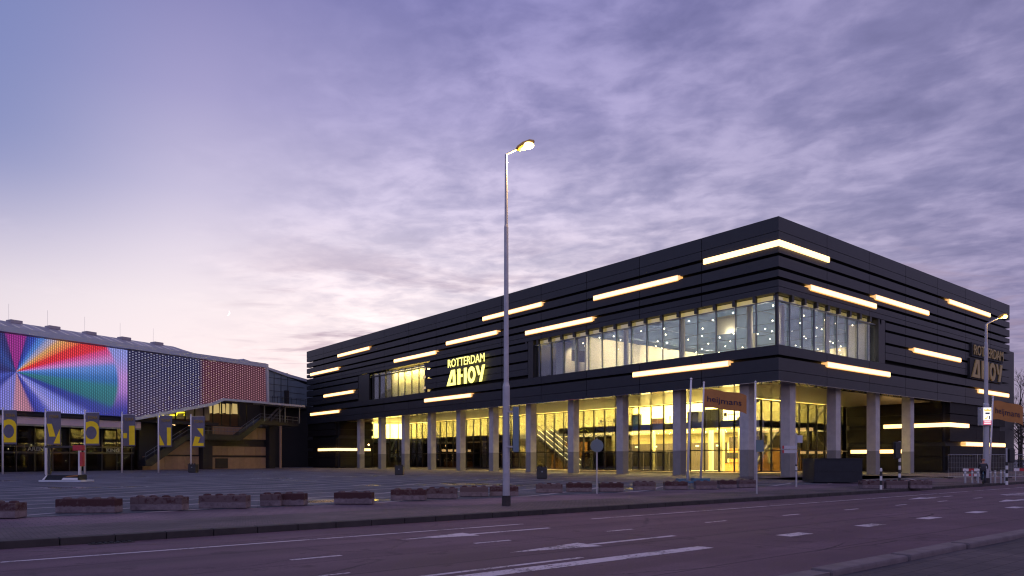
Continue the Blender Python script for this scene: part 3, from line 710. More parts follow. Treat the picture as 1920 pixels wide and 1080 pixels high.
for i in range(11):
    for j in range(8):
        u = U0+2.2 + i*2.95 + random.uniform(-.8, .8); v = V0+2.0 + j*3.05 + random.uniform(-.8, .8)
        if u > 89.2 or v > 59: continue
        mb = MB(); z = 15.4 - random.uniform(0, .35); mb.ball((u, v, z), .062, 0, 8, 5); o = mb.build('pendant_lamp', M['lamp'], hall)
for u, v in ((59.8, 61), (61.5, 62.4), (63.5, 61.2), (65.8, 62.8)):
    mb = MB(); mb.ball((u, v, 15.3), .062, 0, 8, 5); mb.build('pendant_lamp', M['lamp'], hall)
def spot_lamp(u, v, z, power, aim, col=(1, .80, .50), ang=105):
    """ceiling spot washing a wall: lamp plus the direction it is turned to"""
    l = bpy.data.lights.new('wall_spot', 'SPOT'); l.energy = power; l.color = col; l.shadow_soft_size = .06; l.spot_size = R(ang); l.spot_blend = .5
    o = bpy.data.objects.new('wall_spot', l); COL.objects.link(o); o.location = Vector((u, v, z)) - Vector(world_loc(hall)); o.parent = hall
    o.rotation_euler = Vector(aim).to_track_quat('-Z', 'Y').to_euler()
for k in range(9): spot_lamp(60.5 + 3.4*k, 54.6, 15.3, 1700, (0, 1, -.38), ang=85)
for k in range(6): spot_lamp(85.2, 38.5 + 3.5*k, 15.3, 2000, (1, 0, -.38), (1, .76, .40), ang=85)
for u, v in ((59.6, 61.5), (63.5, 61.6), (68, 61.6), (62, 65.6)): spot_lamp(u, v, 15.2, 900, (.5, .5, -.8))
def fill_bulb(u, v, z, power):  # added fill point that brightens the ceiling; no real pendant hangs here
    l = bpy.data.lights.new('ceiling_fill', 'POINT'); l.energy = power; l.color = (1, .86, .66); l.shadow_soft_size = .07
    o = bpy.data.objects.new('ceiling_fill', l); COL.objects.link(o); o.location = Vector((u, v, z)) - Vector(world_loc(hall)); o.parent = hall
for i in range(7):
    for j in range(5): fill_bulb(59.8 + 4.5*i + .7*(j % 2), 37.0 + 4.6*j, 13.9, 85)

# small first-floor window on the left: dark half and lit half with blinds
glazing('upper_window', 'y', U0+.35, 91.4, 112.4, 11.45, 15.75, 2.08, M['glassup'], .14, .08, rails=(15.3,), start=93.4)
boxes('window_frame', M['blackmetal'], hall, ((U0+.05, 108.8, 11.46, U0+.34, 112.6, 15.9), (U0+.05, 90.95, 11.46, U0+.34, 91.35, 15.9)))
mb = MB(); mb.box(U0+1.6, 91.3, 11.4, U0+1.7, 104.2, 15.8); mb.build('blind', M['wallyellow'], hall)
mb = MB(); mb.box(U0+1.6, 104.3, 11.4, U0+1.7, 112.6, 15.8); mb.build('dark_panel', M['core'], hall)
area('room_light', (U0+1.0, 97.5, 15.6), .5, 11, 1700, YL); boxes('light_divider', M['core'], hall, ((U0+.62, 104.22, 11.46, U0+1.75, 104.28, 15.7),))  # divider added to keep the room light off the dark half
for z in (12.0, 13.6, 14.8):
    mb = MB(); mb.box(U0-.02, 91.0, z, U0+.04, 91.5, z+.35); mb.build('window_light', M['warmglow'], hall)

# ------------------------------------------------------------------ lettered signs
def ahoy(mb, o, ux, un, W, H, th, mi=0, uy=(0, 0, 1)):
    """heavy slanted stencil lettering A H O Y in a W x H field"""
    def pr(poly): mb.prism([(x*W, y*H) for x, y in poly], o, ux, uy, un, th, mi)
    pr([(0, 0), (.068, 0), (.165, .80), (.165, 1), (.125, 1)]); pr([(.18, 0), (.25, 0), (.225, 1), (.165, 1), (.165, .80)]); pr([(.068, 0), (.18, 0), (.178, .17), (.088, .17)])
    pr([(.30, 0), (.37, 0), (.37, 1), (.30, 1)]); pr([(.37, .46), (.43, .46), (.43, .62), (.37, .62)]); pr([(.47, 0), (.54, 0), (.54, 1), (.47, 1)])
    n = 24; cx, cy_ = .665, .5
    for k in range(n):
        a0 = 2*math.pi*k/n; a1 = 2*math.pi*(k+1)/n
        pr([(cx+.098*math.cos(a0), cy_+.52*math.sin(a0)), (cx+.098*math.cos(a1), cy_+.52*math.sin(a1)), (cx+.048*math.cos(a1), cy_+.27*math.sin(a1)), (cx+.048*math.cos(a0), cy_+.27*math.sin(a0))])
    pr([(.775, 1), (.835, 1), (.885, .46), (.84, .40)]); pr([(.86, 0), (.925, 0), (1.0, 1), (.935, 1)])
sg = thing('illuminated_sign', 'bright yellow lit ROTTERDAM AHOY lettering on the long left facade', 'sign', (U0-.45, 84.6, 11.9), world=True)
mb = MB(); put_text(mb, 'ROTTERDAM', 1.62, .05, (U0-.35, 80.2, 14.45), (0, -1, 0), (0, 0, 1), (-1, 0, 0), .0, width=8.6); mb.build('upper_lettering', M['signyellow'], sg)
mb = MB(); ahoy(mb, (U0-.25, 84.9, 11.9), (0, -1, 0), (-1, 0, 0), 9.0, 2.15, .06); mb.build('lower_lettering', M['signyellow'], sg)
sg = thing('unlit_sign', 'unlit gold ROTTERDAM AHOY lettering on black backing at the end of the right facade', 'sign', (100, V0-.4, 11.8), world=True)
mb = MB(); mb.box(100.0, V0-.22, 14.35, 111.0, V0+.1, 16.05); mb.box(99.4, V0-.22, 11.6, 110.6, V0+.1, 14.1); mb.build('backing', M['core'], sg)
mb = MB(); put_text(mb, 'ROTTERDAM', 1.75, .1, (105.6, V0-.3, 14.6), (1, 0, 0), (0, 0, 1), (0, -1, 0), .01, width=10.2); mb.build('upper_lettering', M['signgold'], sg)
mb = MB(); ahoy(mb, (99.7, V0-.25, 11.75), (1, 0, 0), (0, -1, 0), 10.6, 2.25, .12); mb.build('lower_lettering', M['signgold'], sg)

# ------------------------------------------------------------------ things inside the hall
def escalator(loc, label):
    e = thing('escalator', label, 'escalator', loc)
    L, Hh = 9.5, 5.7
    for s in (0, 1.35):
        mb = MB(); mb.prism([(0, 0), (.9, 0), (L+.6, Hh-.1), (L+1.6, Hh-.1), (L+1.6, Hh+.35), (L+.3, Hh+.35), (.2, .55), (0, .55)], (s, 0, 0), (0, 1, 0), (0, 0, 1), (1, 0, 0), .12); mb.build('balustrade', M['steel'], e)
        mb = MB(); mb.tube([(s+.06, 0, 1.1), (s+.06, .9, 1.15), (s+.06, L+.3, Hh+1.15), (s+.06, L+1.6, Hh+1.15)], .07, 6); mb.build('handrail', M['black'], e)
        mb = MB(); mb.box(s+.02, .5, .62, s+.1, .52, .64); mb.tube([(s+.13, .4, .72), (s+.13, L+.4, Hh+.55)], .05, 6); mb.build('edge_light', M['lampceil'], e)
    mb = MB()
    for k in range(26): mb.box(.13, .5+k*.35, .1+k*.21, 1.34, .9+k*.35, .34+k*.21)
    mb.build('steps', M['slab'], e)
    return e
e1 = escalator((73.4, 76.6, .06), 'nearer escalator with glowing edges behind the glass left of the entrance doors')
e2 = copy_thing(e1, (75.6, 76.0, .06), label='rear escalator with glowing edges behind the nearer one')
for e in (e1, e2): e['group'] = 'escalators in the foyer'
stt = thing('staircase', 'open staircase with dark railing behind the glass beside the tall lamp post', 'staircase', (73.3, 84.2, .06))
mb = MB()
for k in range(18): mb.box(0, .2+k*.5, k*.3, 1.6, .75+k*.5, .3+k*.3)
mb.build('steps', M['wallyellow'], stt)
mb = MB()
for s in (0, 1.6):
    mb.tube([(s, .2, 1.1), (s, 9.2, 6.5)], .05, 6)
    for k in range(10): mb.tube([(s, .3+k, .2+k*.6), (s, .3+k, 1.15+k*.6)], .025, 5)
mb.build('railing', M['black'], stt)
cab = thing('reception_counter', 'orange wood reception counter in the foyer behind the corner glass', 'counter', (80.0, 49.0, .06))
mb = MB(); mb.box(0, 0, 0, .8, 7.0, 1.05); mb.build('body', M['wood'], cab)
mb = MB(); mb.box(-.08, -.08, 1.05, .88, 7.08, 1.13); mb.build('counter_top', M['blackmetal'], cab)
mb = MB(); mb.box(.3, 1.6, 1.5, .38, 3.4, 2.4); mb.box(.3, 4.2, 1.6, .38, 6.4, 2.4); mb.build('screen', M['black'], cab)
for i, (v, zz) in enumerate(((55.6, 3.25), (58.8, 3.25), (62.2, 3.25), (65.9, 3.25), (69.4, 3.25))):
    mb = MB(); mb.box(79.0, v, zz, 79.08, v+.5, zz+.22); o = mb.build('exit_sign', [M['green']], None)
    tag(o, ['green lit exit sign nearest the building corner', 'second green exit sign from the building corner', 'middle green exit sign above the entrance doors', 'fourth green exit sign from the building corner', 'green exit sign nearest the escalators'][i], 'exit sign', 'green exit signs over the doors')
# mezzanine furniture
def table(loc, label):
    t = thing('bistro_table', label, 'table', loc); mb = MB(); mb.box(-.4, -.7, .70, .4, .7, .75); mb.build('tabletop', M['black'], t)
    for sx, sy in ((-.34, -.6), (.34, -.6), (-.34, .6), (.34, .6)):
        mb = MB(); mb.tube([(sx, sy, 0), (sx, sy, .7)], .025, 6); mb.build('leg', M['black'], t)
    t['group'] = 'tables on the mezzanine'; return t
def chair(loc, rz, label):
    c = thing('chair', label, 'chair', loc, rz); mb = MB(); mb.box(-.22, -.22, .43, .22, .22, .47); mb.build('seat', M['black'], c)
    mb = MB(); mb.box(-.22, .19, .55, .22, .22, .95); mb.build('backrest', M['black'], c)
    for sx, sy in ((-.2, -.2), (.2, -.2), (-.2, .2), (.2, .2)):
        mb = MB(); mb.tube([(sx, sy, 0), (sx, sy, .95 if sy > 0 else .43)], .018, 6); mb.build('leg', M['black'], c)
    c['group'] = 'chairs on the mezzanine'; return c
t0 = table((72.9, 49.2, 6.14), 'black mezzanine table nearest the glazed corner')
copy_thing(t0, (72.9, 57.2, 6.14), label='black mezzanine table second from the glazed corner'); copy_thing(t0, (72.9, 66.8, 6.14), label='black mezzanine table third from the glazed corner'); copy_thing(t0, (72.9, 69.6, 6.14), label='black mezzanine table nearest the escalators')
c0_ = chair((72.9, 47.9, 6.14), 0, 'black chair at the mezzanine table in the glazed corner')
for v, l in ((50.6, 'black chair beside the corner mezzanine table, away from the corner'), (56.0, 'black chair at the second mezzanine table, corner side'), (58.4, 'black chair at the second mezzanine table, escalator side'),
             (65.5, 'black chair at the third mezzanine table, corner side'), (68.2, 'black chair between the third and last mezzanine tables'), (71.0, 'black chair at the last mezzanine table, escalator side')):
    copy_thing(c0_, (72.9, v, 6.14), random.uniform(0, 6), l)
for loc, d, l in (((73.3, 51.6, 6.14), (.8, 2.4, 1.5), 'grey double cabinet on the mezzanine behind the right flagpole'), ((73.3, 54.6, 6.14), (.8, 1.7, 1.35), 'dark cabinet on the mezzanine behind the left flagpole'), ((73.3, 64.3, 6.14), (.7, 1.2, 1.5), 'tall grey cabinet on the mezzanine left of the second pillar'), ((73.6, 60.2, 6.14), (.7, 2.2, .8), 'low cream counter on the mezzanine')):
    c = thing('cabinet', l, 'cabinet', loc, group='cabinets on the mezzanine'); mb = MB(); mb.box(0, 0, 0, *d); mb.build('body', M['wallcream'] if 'cream' in l else M['darkbox'], c)
    mb = MB(); mb.box(-.02, .05, .1, -.002, d[1]/2-.03, d[2]-.08); mb.box(-.02, d[1]/2+.03, .1, -.002, d[1]-.05, d[2]-.08); mb.build('door', M['slab'] if 'cream' not in l else M['wood'], c)
# bar in the left end of the gallery
bs = thing('bar_sign', 'tall black sign reading 71 BAR behind the glass at the left end', 'sign', (70.2, 121.55, .9), world=True)
mb = MB(); mb.box(68.0, 121.95, 1.0, 70.6, 122.0, 5.4); mb.build('panel', M['core'], bs)
mb = MB(); put_text(mb, '71', 3.0, .04, (69.3, 121.90, 3.3), (1, 0, 0), (0, 0, 1), (0, -1, 0), .05, width=2.0); put_text(mb, 'BAR', 1.3, .04, (69.3, 121.90, 2.0), (1, 0, 0), (0, 0, 1), (0, -1, 0), .02, width=2.2); mb.build('lettering', M['white'], bs)
bar = thing('bar_counter', 'dim bar counter with warm lamps behind the left end glazing', 'bar', (76.5, 100, .06))
mb = MB(); mb.box(0, 0, 0, .9, 16, 1.1); mb.build('body', M['wood'], bar)
mb = MB(); mb.box(-.1, -.1, 1.1, 1.0, 16.1, 1.18); mb.build('counter_top', M['steel'], bar)
mb = MB(); mb.box(2.6, 0, .9, 2.9, 16, .95); mb.box(2.6, 0, 1.6, 2.9, 16, 1.65); mb.box(2.6, 0, 2.4, 2.9, 16, 2.45); mb.build('shelf', M['wood'], bar)
for k in range(26):
    mb = MB(); mb.ball((random.uniform(-2.5, 2.4), random.uniform(-6, 20), random.uniform(1.2, 4.0)), .07, 0, 6, 4); mb.build('lamp', M['barlamp'], bar)
wl_ = thing('wall_lamp', 'small glaring wall lamp on the first pillar at the left end', 'lamp', (63.2, 121.2, 4.3))
mb = MB(); mb.ball((0, 0, 0), .16, 0, 8, 6); mb.build('bulb', M['bulb'], wl_); mb = MB(); mb.tube([(0, 0, 0), (0, .5, .1)], .04, 6); mb.build('bracket', M['black'], wl_)

# ------------------------------------------------------------------ arena on the left
AR = math.atan2(.372, .928)
ar = thing('arena', 'low arena with curved grey roof and a glowing colour LED facade', 'building', (6.26, 105.8, 0), AR)
mb = MB(); mb.box(-60, 0, 7.55, 16.0, .3, 16.8); mb.build('led_screen', M['ledimg'], ar)
mb = MB(); mb.prism([(16.06, 7.55), (17.2, 7.55), (30.0, 10.5), (31.8, 11.3), (40.6, 11.3), (40.3, 17.0), (16.06, 16.8)], (0, .3, 0), (1, 0, 0), (0, 0, 1), (0, -1, 0), .3); mb.build('led_screen', M['leddot'], ar)
mb = MB(); mb.prism([(-60, 16.85), (40.2, 17.05), (40.8, 16.9), (40.8, 17.65), (40.2, 17.75), (-60, 17.5)], (0, -.25, 0), (1, 0, 0), (0, 0, 1), (0, 1, 0), .9)
mb.prism([(40.32, 17.2), (40.62, 11.2), (40.95, 11.2), (40.8, 17.2)], (0, -.3, 0), (1, 0, 0), (0, 0, 1), (0, 1, 0), .8)
mb.prism([(16, 7.1), (17.3, 7.1), (30.1, 10.05), (31.9, 10.9), (41.0, 10.95), (41.0, 11.28), (31.7, 11.25), (29.9, 10.45), (17.1, 7.5), (16, 7.5)], (0, -.25, 0), (1, 0, 0), (0, 0, 1), (0, 1, 0), .9)
mb.build('fascia', M['fascia'], ar)
# vaulted roof strip of curved sheets
mb = MB(); sx = -60
while sx < 34:
    x0, x1 = sx, min(sx+1.5, 34); tn = random.uniform(.85, 1.12); pr = []
    for k in range(7):
        a = math.pi/2*k/6; pr.append((.65+5*math.sin(a*.9)*1.1-.2, 17.55+1.75*(math.sin(a))))
    fall = lambda x: 1 if x < 27 else max(.25, 1-(x-27)/9)
    for (y0, z0), (y1, z1) in zip(pr, pr[1:]):
        f0, f1 = fall(x0), fall(x1); zb = lambda z, f: 17.6+(z-17.6)*f
        mb.add([(x0+.03, y0, zb(z0, f0)), (x1-.03, y0, zb(z0, f1)), (x1-.03, y1, zb(z1, f1)), (x0+.03, y1, zb(z1, f0))], [(0, 1, 2, 3)], 0, tn)
    sx += 1.5
mb.box(-60, 6.0, 8, 34, 40, 18.2, 0, .9); mb.box(34, 1.2, 11.6, 40.2, 40, 17.5, 0, .95)
mb.build('roof', M['roofmetal'], ar)
for k, x in enumerate((-2.5, 3.4, 8.1, 13.0, 18.1, 23.3)):
    mb = MB(); mb.box(x, 4.6, 19.0, x+1.4, 5.8, 19.42); o = mb.build('roof_vent', M['roofmetal'], ar)
    mb = MB(); mb.tube([(x-.1, 4.9, 18.8), (x-.1, 4.9, 21.4)], .012, 5); sub(mb, 'lightning_rod', M['pole'], o)
# lower storey under the overhang
mb = MB(); mb.box(-60, .6, 7.0, 16.5, 1.1, 7.5); mb.build('screen_base', M['core'], ar)
mb = MB(); mb.box(-60, .95, 6.02, 18.6, 1.18, 6.93); mb.build('canopy', M['canopy'], ar)
mb = MB(); mb.box(-60, .90, 5.78, 18.6, 1.22, 6.015); mb.build('canopy_edge', M['fin'], ar)
mb = MB(); mb.box(-60, 1.2, 6.95, 32, 12, 7.4); mb.build('ceiling', M['core'], ar)
mb = MB(); mb.box(-60, 3.9, .0, 19.5, 3.93, 6.2); g_ = mb.build('window_wall', M['glassdark'], ar)
mb = MB()
for k in range(36): x = -58+k*2.2; mb.box(x, 3.78, 0, x+(.10 if k % 3 else .16), 4.05, 6.2)
mb.box(-60, 3.75, 2.35, 19.5, 4.04, 2.6); mb.box(-60, 3.75, 3.2, 19.5, 4.04, 3.35); mb.box(-60, 3.75, 6.0, 19.5, 4.06, 6.35)
sub(mb, 'mullion', M['blackmetal'], g_)
mb = MB(); mb.box(-60, 9, .0, 46, 9.3, 7.3); mb.build('back_wall', M['darkwall'], ar)
mb = MB(); mb.box(-1, 8.5, 0, 0, 9, 3); 
for k in range(12):
    x = random.uniform(-3, 18); mb2 = MB(); mb2.ball((x, random.uniform(5, 8), random.uniform(1.4, 4.2)), .06, 0, 6, 4); mb2.build('lamp', M['lampceil'] if k % 3 else M['barlamp'], ar)
mb = MB(); put_text(mb, 'ARENA', .75, .03, (6.2, 3.72, 2.68), (1, 0, 0), (0, 0, 1), (0, -1, 0), .01, width=2.6); mb.build('door_lettering', M['fin'], ar); mb = MB(); put_text(mb, 'KING', .7, .03, (16.2, 3.72, 2.62), (1, 0, 0), (0, 0, 1), (0, -1, 0), .02, width=1.9); mb.build('door_lettering', M['fin'], ar)
# brown foyer wall and glazing behind the stair
mb = MB(); mb.box(19.6, 6.5, 3.0, 40.4, 6.8, 11.0); mb.build('foyer_wall', M['brownwall'], ar)
mb = MB()
for k in range(13): x = 19.8+k*1.7; mb.box(x, 4.4, 3.0, x+.12, 4.6, 11.2)
mb.build('mullion', M['blackmetal'], ar)
mb = MB()
for k in range(6): x = 32.6+k*1.25; mb.prism([(0, 0), (1.05, .25 if k < 4 else 0), (.95, 1.7), (.05, 1.75)], (x, 6.3, 9.0+.08*k), (1, 0, 0), (0, 0, 1), (0, 1, 0), .12)
mb.build('lit_window', emit('pale yellow window', (.85, .62, .22), .55), ar)
nl = []
for cx, cz, rx, rz_, m_ in ((25.6, 6.9, 1.5, .42, 'lamp'), (27.6, 6.9, 1.2, .40, 'lamp'), (29.7, 6.95, 1.5, .42, 'lamp'), (31.6, 7.0, .9, .35, 'lamp')):
    mb = MB(); pts = [(cx+rx*math.cos(a*math.pi/12), 5.6+rx*math.sin(a*math.pi/12), cz+.12*math.sin(a*math.pi/4)) for a in range(25)]; mb.tube(pts, .09, 6, cap=False); mb.build('ring_lamp', emit('warm ring', (1, .62, .28), 2.2), ar)
for x, pts in ((22.4, [(0, 0), (.5, .5), (.8, .6)]), (23.8, [(0, .3), (.7, 0), (1.4, .5)]), (26.2, [(0, 0), (1.0, .1), (1.2, .5), (2.4, .6), (2.3, .1)])):
    mb = MB(); mb.tube([(x+a*1.1, 5.2, 7.9+b+.12*(x-22)) for a, b in pts], .11, 6); mb.build('neon_lamp', emit('yellow neon tube', (1, .85, .02), 2.2), ar)
# beige panelled base
mb = MB()
for z0, z1, x0, x1 in ((0, 2.05, 21.0, 30.5), (0, 1.9, 32.5, 44.0), (2.25, 3.75, 32.5, 44.0), (5.0, 7.0, 33.0, 44.0)):
    x = x0
    while x < x1-.05:
        xe = min(x+1.15, x1); mb.box(x+.015, 4.0, z0, xe-.015, 4.3, z1, 0, random.uniform(.85, 1.08)); x += 1.15
mb.prism([(0, 2.3), (7.4, 2.3), (7.4, 4.6), (5.2, 4.4)], (23.0, 4.0, 0), (1, 0, 0), (0, 0, 1), (0, 1, 0), .3, 0, .9)
mb.build('panel_wall', M['beige'], ar)
mb = MB(); mb.box(20.5, 4.32, 0, 44, 4.7, 7.2); mb.box(33.5, 3.95, .1, 36.0, 3.99, 1.75); mb.build('dark_base', M['core'], ar)
boxes('pier', M['core'], ar, ((30.6, 3.2, 0, 32.4, 4.2, 6.3), (44.1, 3.2, 0, 45.4, 4.6, 7.4)))
mb = MB(); mb.tube([(45.7, 2.2, 0), (45.7, 2.2, 7.5)], .22, 10); mb.build('column', M['beige'], ar)
# outer stair and terrace
mb = MB(); mb.prism([(20.0, .6), (21.0, .6), (27.2, 4.7), (37.0, 4.7), (41.3, 7.6), (49.5, 7.5), (49.8, 8.1), (41.0, 8.4), (36.6, 5.6), (27.0, 5.6), (20.0, 1.4)], (0, 2.0, 0), (1, 0, 0), (0, 0, 1), (0, 1, 0), 1.6); mb.build('stair_flight', M['darkbox'], ar)
mb = MB()
path = [(20.0, 1.4), (27.0, 5.6), (36.6, 5.6), (41.0, 8.3), (49.6, 8.05)]
for (xa, za), (xb, zb_) in zip(path, path[1:]):
    for hh in (.55, 1.1): mb.tube([(xa, 1.95, za+hh), (xb, 1.95, zb_+hh)], .035, 5)
    nn = int((xb-xa)/1.2)
    for k in range(nn+1): f = k/max(1, nn); mb.tube([(xa+(xb-xa)*f, 1.95, za+(zb_-za)*f), (xa+(xb-xa)*f, 1.95, za+(zb_-za)*f+1.1)], .025, 5)
mb.build('stair_railing', M['fin'], ar)
mb = MB(); mb.box(40.9, .6, 11.0, 50.0, 3.6, 11.32); mb.build('terrace_roof', M['fascia'], ar)
boxes('terrace_post', M['fin'], ar, [(x, 1.4, 8.1, x+.14, 1.55, 11.0) for x in (41.4, 44.8, 46.0, 49.4)])

# glass office wing behind, between arena and hall
gw = thing('glass_wing', 'dark blue glass wing behind the terrace between arena and hall', 'building', (46.5, 136.0, 0), AR)
mb = MB(); mb.prism([(-2, 12.4), (34, 12.4), (34, 15.2), (14, 16.9), (9, 17.9), (-2, 19.8)], (0, 0, 0), (1, 0, 0), (0, 0, 1), (0, 1, 0), 12); mb.build('glass_wall', mat('reflective blue glass panels', (.15, .20, .24), .4, .0, .15, .4), gw)
mb = MB()
for k in range(7): x = -1.5+k*1.75; mb.box(x, -.06, 12.4, x+.07, .06, 19.4-.25*k)
for k in range(5): z = 13.6+k*1.25; mb.box(-2, -.05, z, 13.5-2.2*max(0, k-2), .05, z+.06)
mb.build('mullion', M['blackmetal'], gw)
mb = MB(); mb.prism([(-2, 19.85), (9, 17.95), (34, 15.25), (34, 15.7), (9, 18.5), (-2, 20.2)], (0, -.3, 0), (1, 0, 0), (0, 0, 1), (0, 1, 0), 13); mb.build('roof_edge', M['fascia'], gw)
mb = MB(); mb.box(-4, .5, 0, 34, 12, 12.35); mb.box(2.5, -2.5, 11.6, 14, .4, 12.2); mb.box(6.8, -2.0, 12.2, 7.5, -1.4, 15.0); mb.build('lower_block', M['core'], gw)
mb = MB()
for k in range(9): mb.tube([(3+k*1.2, -2.4, 12.2), (3+k*1.2, -2.4, 13.6)], .03, 5)
mb.tube([(3, -2.4, 13.6), (13.5, -2.4, 13.6)], .03, 5); mb.tube([(-2, -2.0, 5.5), (5, -2, 11.6)], .25, 6); mb.tube([(-1, -2.0, 5.5), (6, -2, 11.6)], .2, 6)
mb.build('railing', M['blackmetal'], gw)

# ------------------------------------------------------------------ flagpoles with banners (seen from behind)
def shape_polys(kind):
    if kind == 'O': return [[(.0, -3.45), (1.45, -3.45), (1.45, -1.55), (1.25, -1.2), (.9, -1.0), (.5, -.95), (.0, -1.1)]]
    if kind == 'Y': return [[(.05, -1.35), (.55, -1.35), (.95, -2.75), (.3, -2.75)], [(.75, -3.5), (1.4, -3.5), (1.4, -1.9)]]
    if kind == 'H': return [[(.75, -3.5), (1.45, -3.5), (1.45, -1.3), (.75, -1.3)], [(.05, -2.75), (.5, -2.75), (.5, -2.15), (.05, -2.15)]]
    if kind == 'I': return [[(.0, -3.5), (.6, -3.5), (.0, -2.2)], [(.9, -3.5), (1.4, -3.5), (1.4, -1.4), (.9, -1.4)]]
    return [[(.05, -3.5), (1.4, -3.5), (1.4, -3.15), (.75, -3.15), (1.0, -2.45), (.35, -2.35)], [(.6, -1.4), (1.35, -1.4), (1.35, -2.4)]]
flags = [(5.81, 94.31, 'O', 'white flagpole at the left picture edge with grey banner showing a yellow ring letter O'), (9.54, 93.11, 'Y', 'white flagpole with grey banner showing a yellow angular letter Y, behind the frame stand'), (13.12, 92.1, 'O', 'white flagpole with yellow ring letter O banner, right of the frame stand'),
         (16.98, 92.95, 'H', 'white flagpole with grey banner showing a tall yellow bar and small square'), (20.66, 92.08, 'I', 'white flagpole with grey banner showing a yellow bar and left triangle'), (24.11, 91.47, 'A', 'white flagpole with yellow angular A banner beside a litter bin')]
CAMR = -math.atan2(0.6266, 0.7793)
for i, (x, y, k, l) in enumerate(flags):
    f = thing('flagpole', l, 'flagpole', (x, y, 0), CAMR + R(-6 + 3*(i % 3)), 'flagpoles with letter banners in front of the arena')
    hh = 7.0 - .03*i
    mb = MB(); mb.tube([(0, 0, 0), (0, 0, hh)], [.10, .075], 10); mb.ball((0, 0, hh+.08), .1); mb.build('pole', M['whitepole'], f, smooth=True)
    mb = MB(); nx, nz = 5, 12; vs = []; fs = []
    def warp(a, b): return .02*math.sin(a*2.2+b*1.1+i)*a/1.5 + (.10*a if k == 'Y' else 0)
    top = hh-.15
    for side in (0, .012):
        for a in range(nx+1):
            for b in range(nz+1):
                xx = .14+1.5*a/nx; zz = top-3.65*b/nz; vs.append((xx, warp(xx, -3.65*b/nz)+side, zz))
    st_ = (nx+1)*(nz+1)
    for a in range(nx):
        for b in range(nz):
            q_ = [a*(nz+1)+b, (a+1)*(nz+1)+b, (a+1)*(nz+1)+b+1, a*(nz+1)+b+1]; fs.append(tuple(q_)); fs.append(tuple(st_+t for t in q_[::-1]))
    mb.add(vs, fs); bn = mb.build('banner', M['bannergrey'], f, smooth=True)
    mb = MB()
    for poly in shape_polys(k): 
        mb.add([(.14+px_2, warp(px_2+.14, pz_)-.03, top+pz_) for px_2, pz_ in poly], [tuple(range(len(poly)))])
    sub(mb, 'print', M['banneryellow'], bn)
    if k == 'O':
        mb = MB(); mb.add([(.75+.0+.60*math.cos(t*math.pi/12), warp(.75, -2.2)-.05, top-2.25+.72*math.sin(t*math.pi/12)) for t in range(24)], [tuple(range(24))]); sub(mb, 'ring_centre', M['bannergrey'], bn)
    mb = MB(); put_text(mb, 'AHOY', .5, .004, (.9, warp(.9, -.6)-.05, top-.72), (1, 0, 0), (0, 0, 1), (0, -1, 0), .012, mirror=True, width=1.15); sub(mb, 'small_lettering', M['bannertext'], bn)
    mb = MB(); mb.tube([(0, 0, top), (1.66, warp(1.6, 0), top)], .02, 6); mb.build('arm', M['whitepole'], f)

def flagpole(name, loc, top, label, flag=None, group='bare white flagpoles at the road side'):
    f = thing(name, label, 'flagpole', loc, CAMR, group); dx_, hh = top
    mb = MB(); mb.tube([(0, 0, 0), (dx_, 0, hh)], [.085, .06], 10); mb.ball((dx_, 0, hh+.05), .09); mb.build('pole', M['whitepole'], f, smooth=True)
    if flag:
        x0, z0, L, hgt, drop, amp = flag; mb = MB(); nx, nz = 18, 5; vs = []
        P_ = lambda s, t_: (x0+L*s, amp*math.sin(s*6.5)*s*.8, z0-hgt*t_-drop*s*s + .05*math.sin(s*9))
        for side in (0, .012):
            for a in range(nx+1):
                for b in range(nz+1): p = P_(a/nx, b/nz); vs.append((p[0], p[1]+side, p[2]))
        st_ = (nx+1)*(nz+1); fs = []
        for a in range(nx):
            for b in range(nz):
                q_ = [a*(nz+1)+b, (a+1)*(nz+1)+b, (a+1)*(nz+1)+b+1, a*(nz+1)+b+1]; fs.append(tuple(q_)); fs.append(tuple(st_+t for t in q_[::-1]))
        mb.add(vs, fs); fl = mb.build('flag', M['orange'], f, smooth=True)
        vs, fs = text_mb('heijmans', hgt*.5, .004, .006); wd = max(v[0] for v in vs)-min(v[0] for v in vs); mn = min(v[0] for v in vs); out_ = []
        for v in vs:
            s = .08+.78*(v[0]-mn)/wd; p = P_(s, .68); out_.append((p[0], p[1]-.02, p[2]+v[1]*.9))
        mb = MB(); mb.add(out_, fs); sub(mb, 'lettering', M['navy'], fl)
    return f
flagpole('flagpole', (39.19, 30.08, 0), (.25, 6.9), 'bare leaning white flagpole standing on the blue base, left of the flag')
mb_f = flagpole('flagpole', (47.23, 34.96, 0), (.25, 7.6), 'white flagpole flying a drooping orange flag in front of the corner glass', (.24, 7.1, 3.4, 1.45, .5, .35), 'white flagpoles flying orange flags')
flagpole('flagpole', (45.76, 29.19, 0), (.02, 7.05), 'bare straight white flagpole in front of the corner pillar')
flagpole('flagpole', (70.55, 22.46, 0), (.32, 6.9), 'white flagpole flying a stretched orange flag at the right picture edge', (.32, 6.6, 2.6, 1.6, .55, .25), 'white flagpoles flying orange flags')
fb = thing('flagpole_ballast', 'blue steel ballast base under the leaning bare flagpole', 'base', (39.2, 30.05, 0), CAMR)
mb = MB(); mb.box(-.9, -.5, .02, 1.6, .5, .14); mb.build('plate', M['blue'], fb)
mb = MB(); mb.box(-.7, -.35, .14, -.2, .35, .32); mb.box(.3, -.35, .14, 1.4, .35, .34); mb.build('ballast', M['blue'], fb)

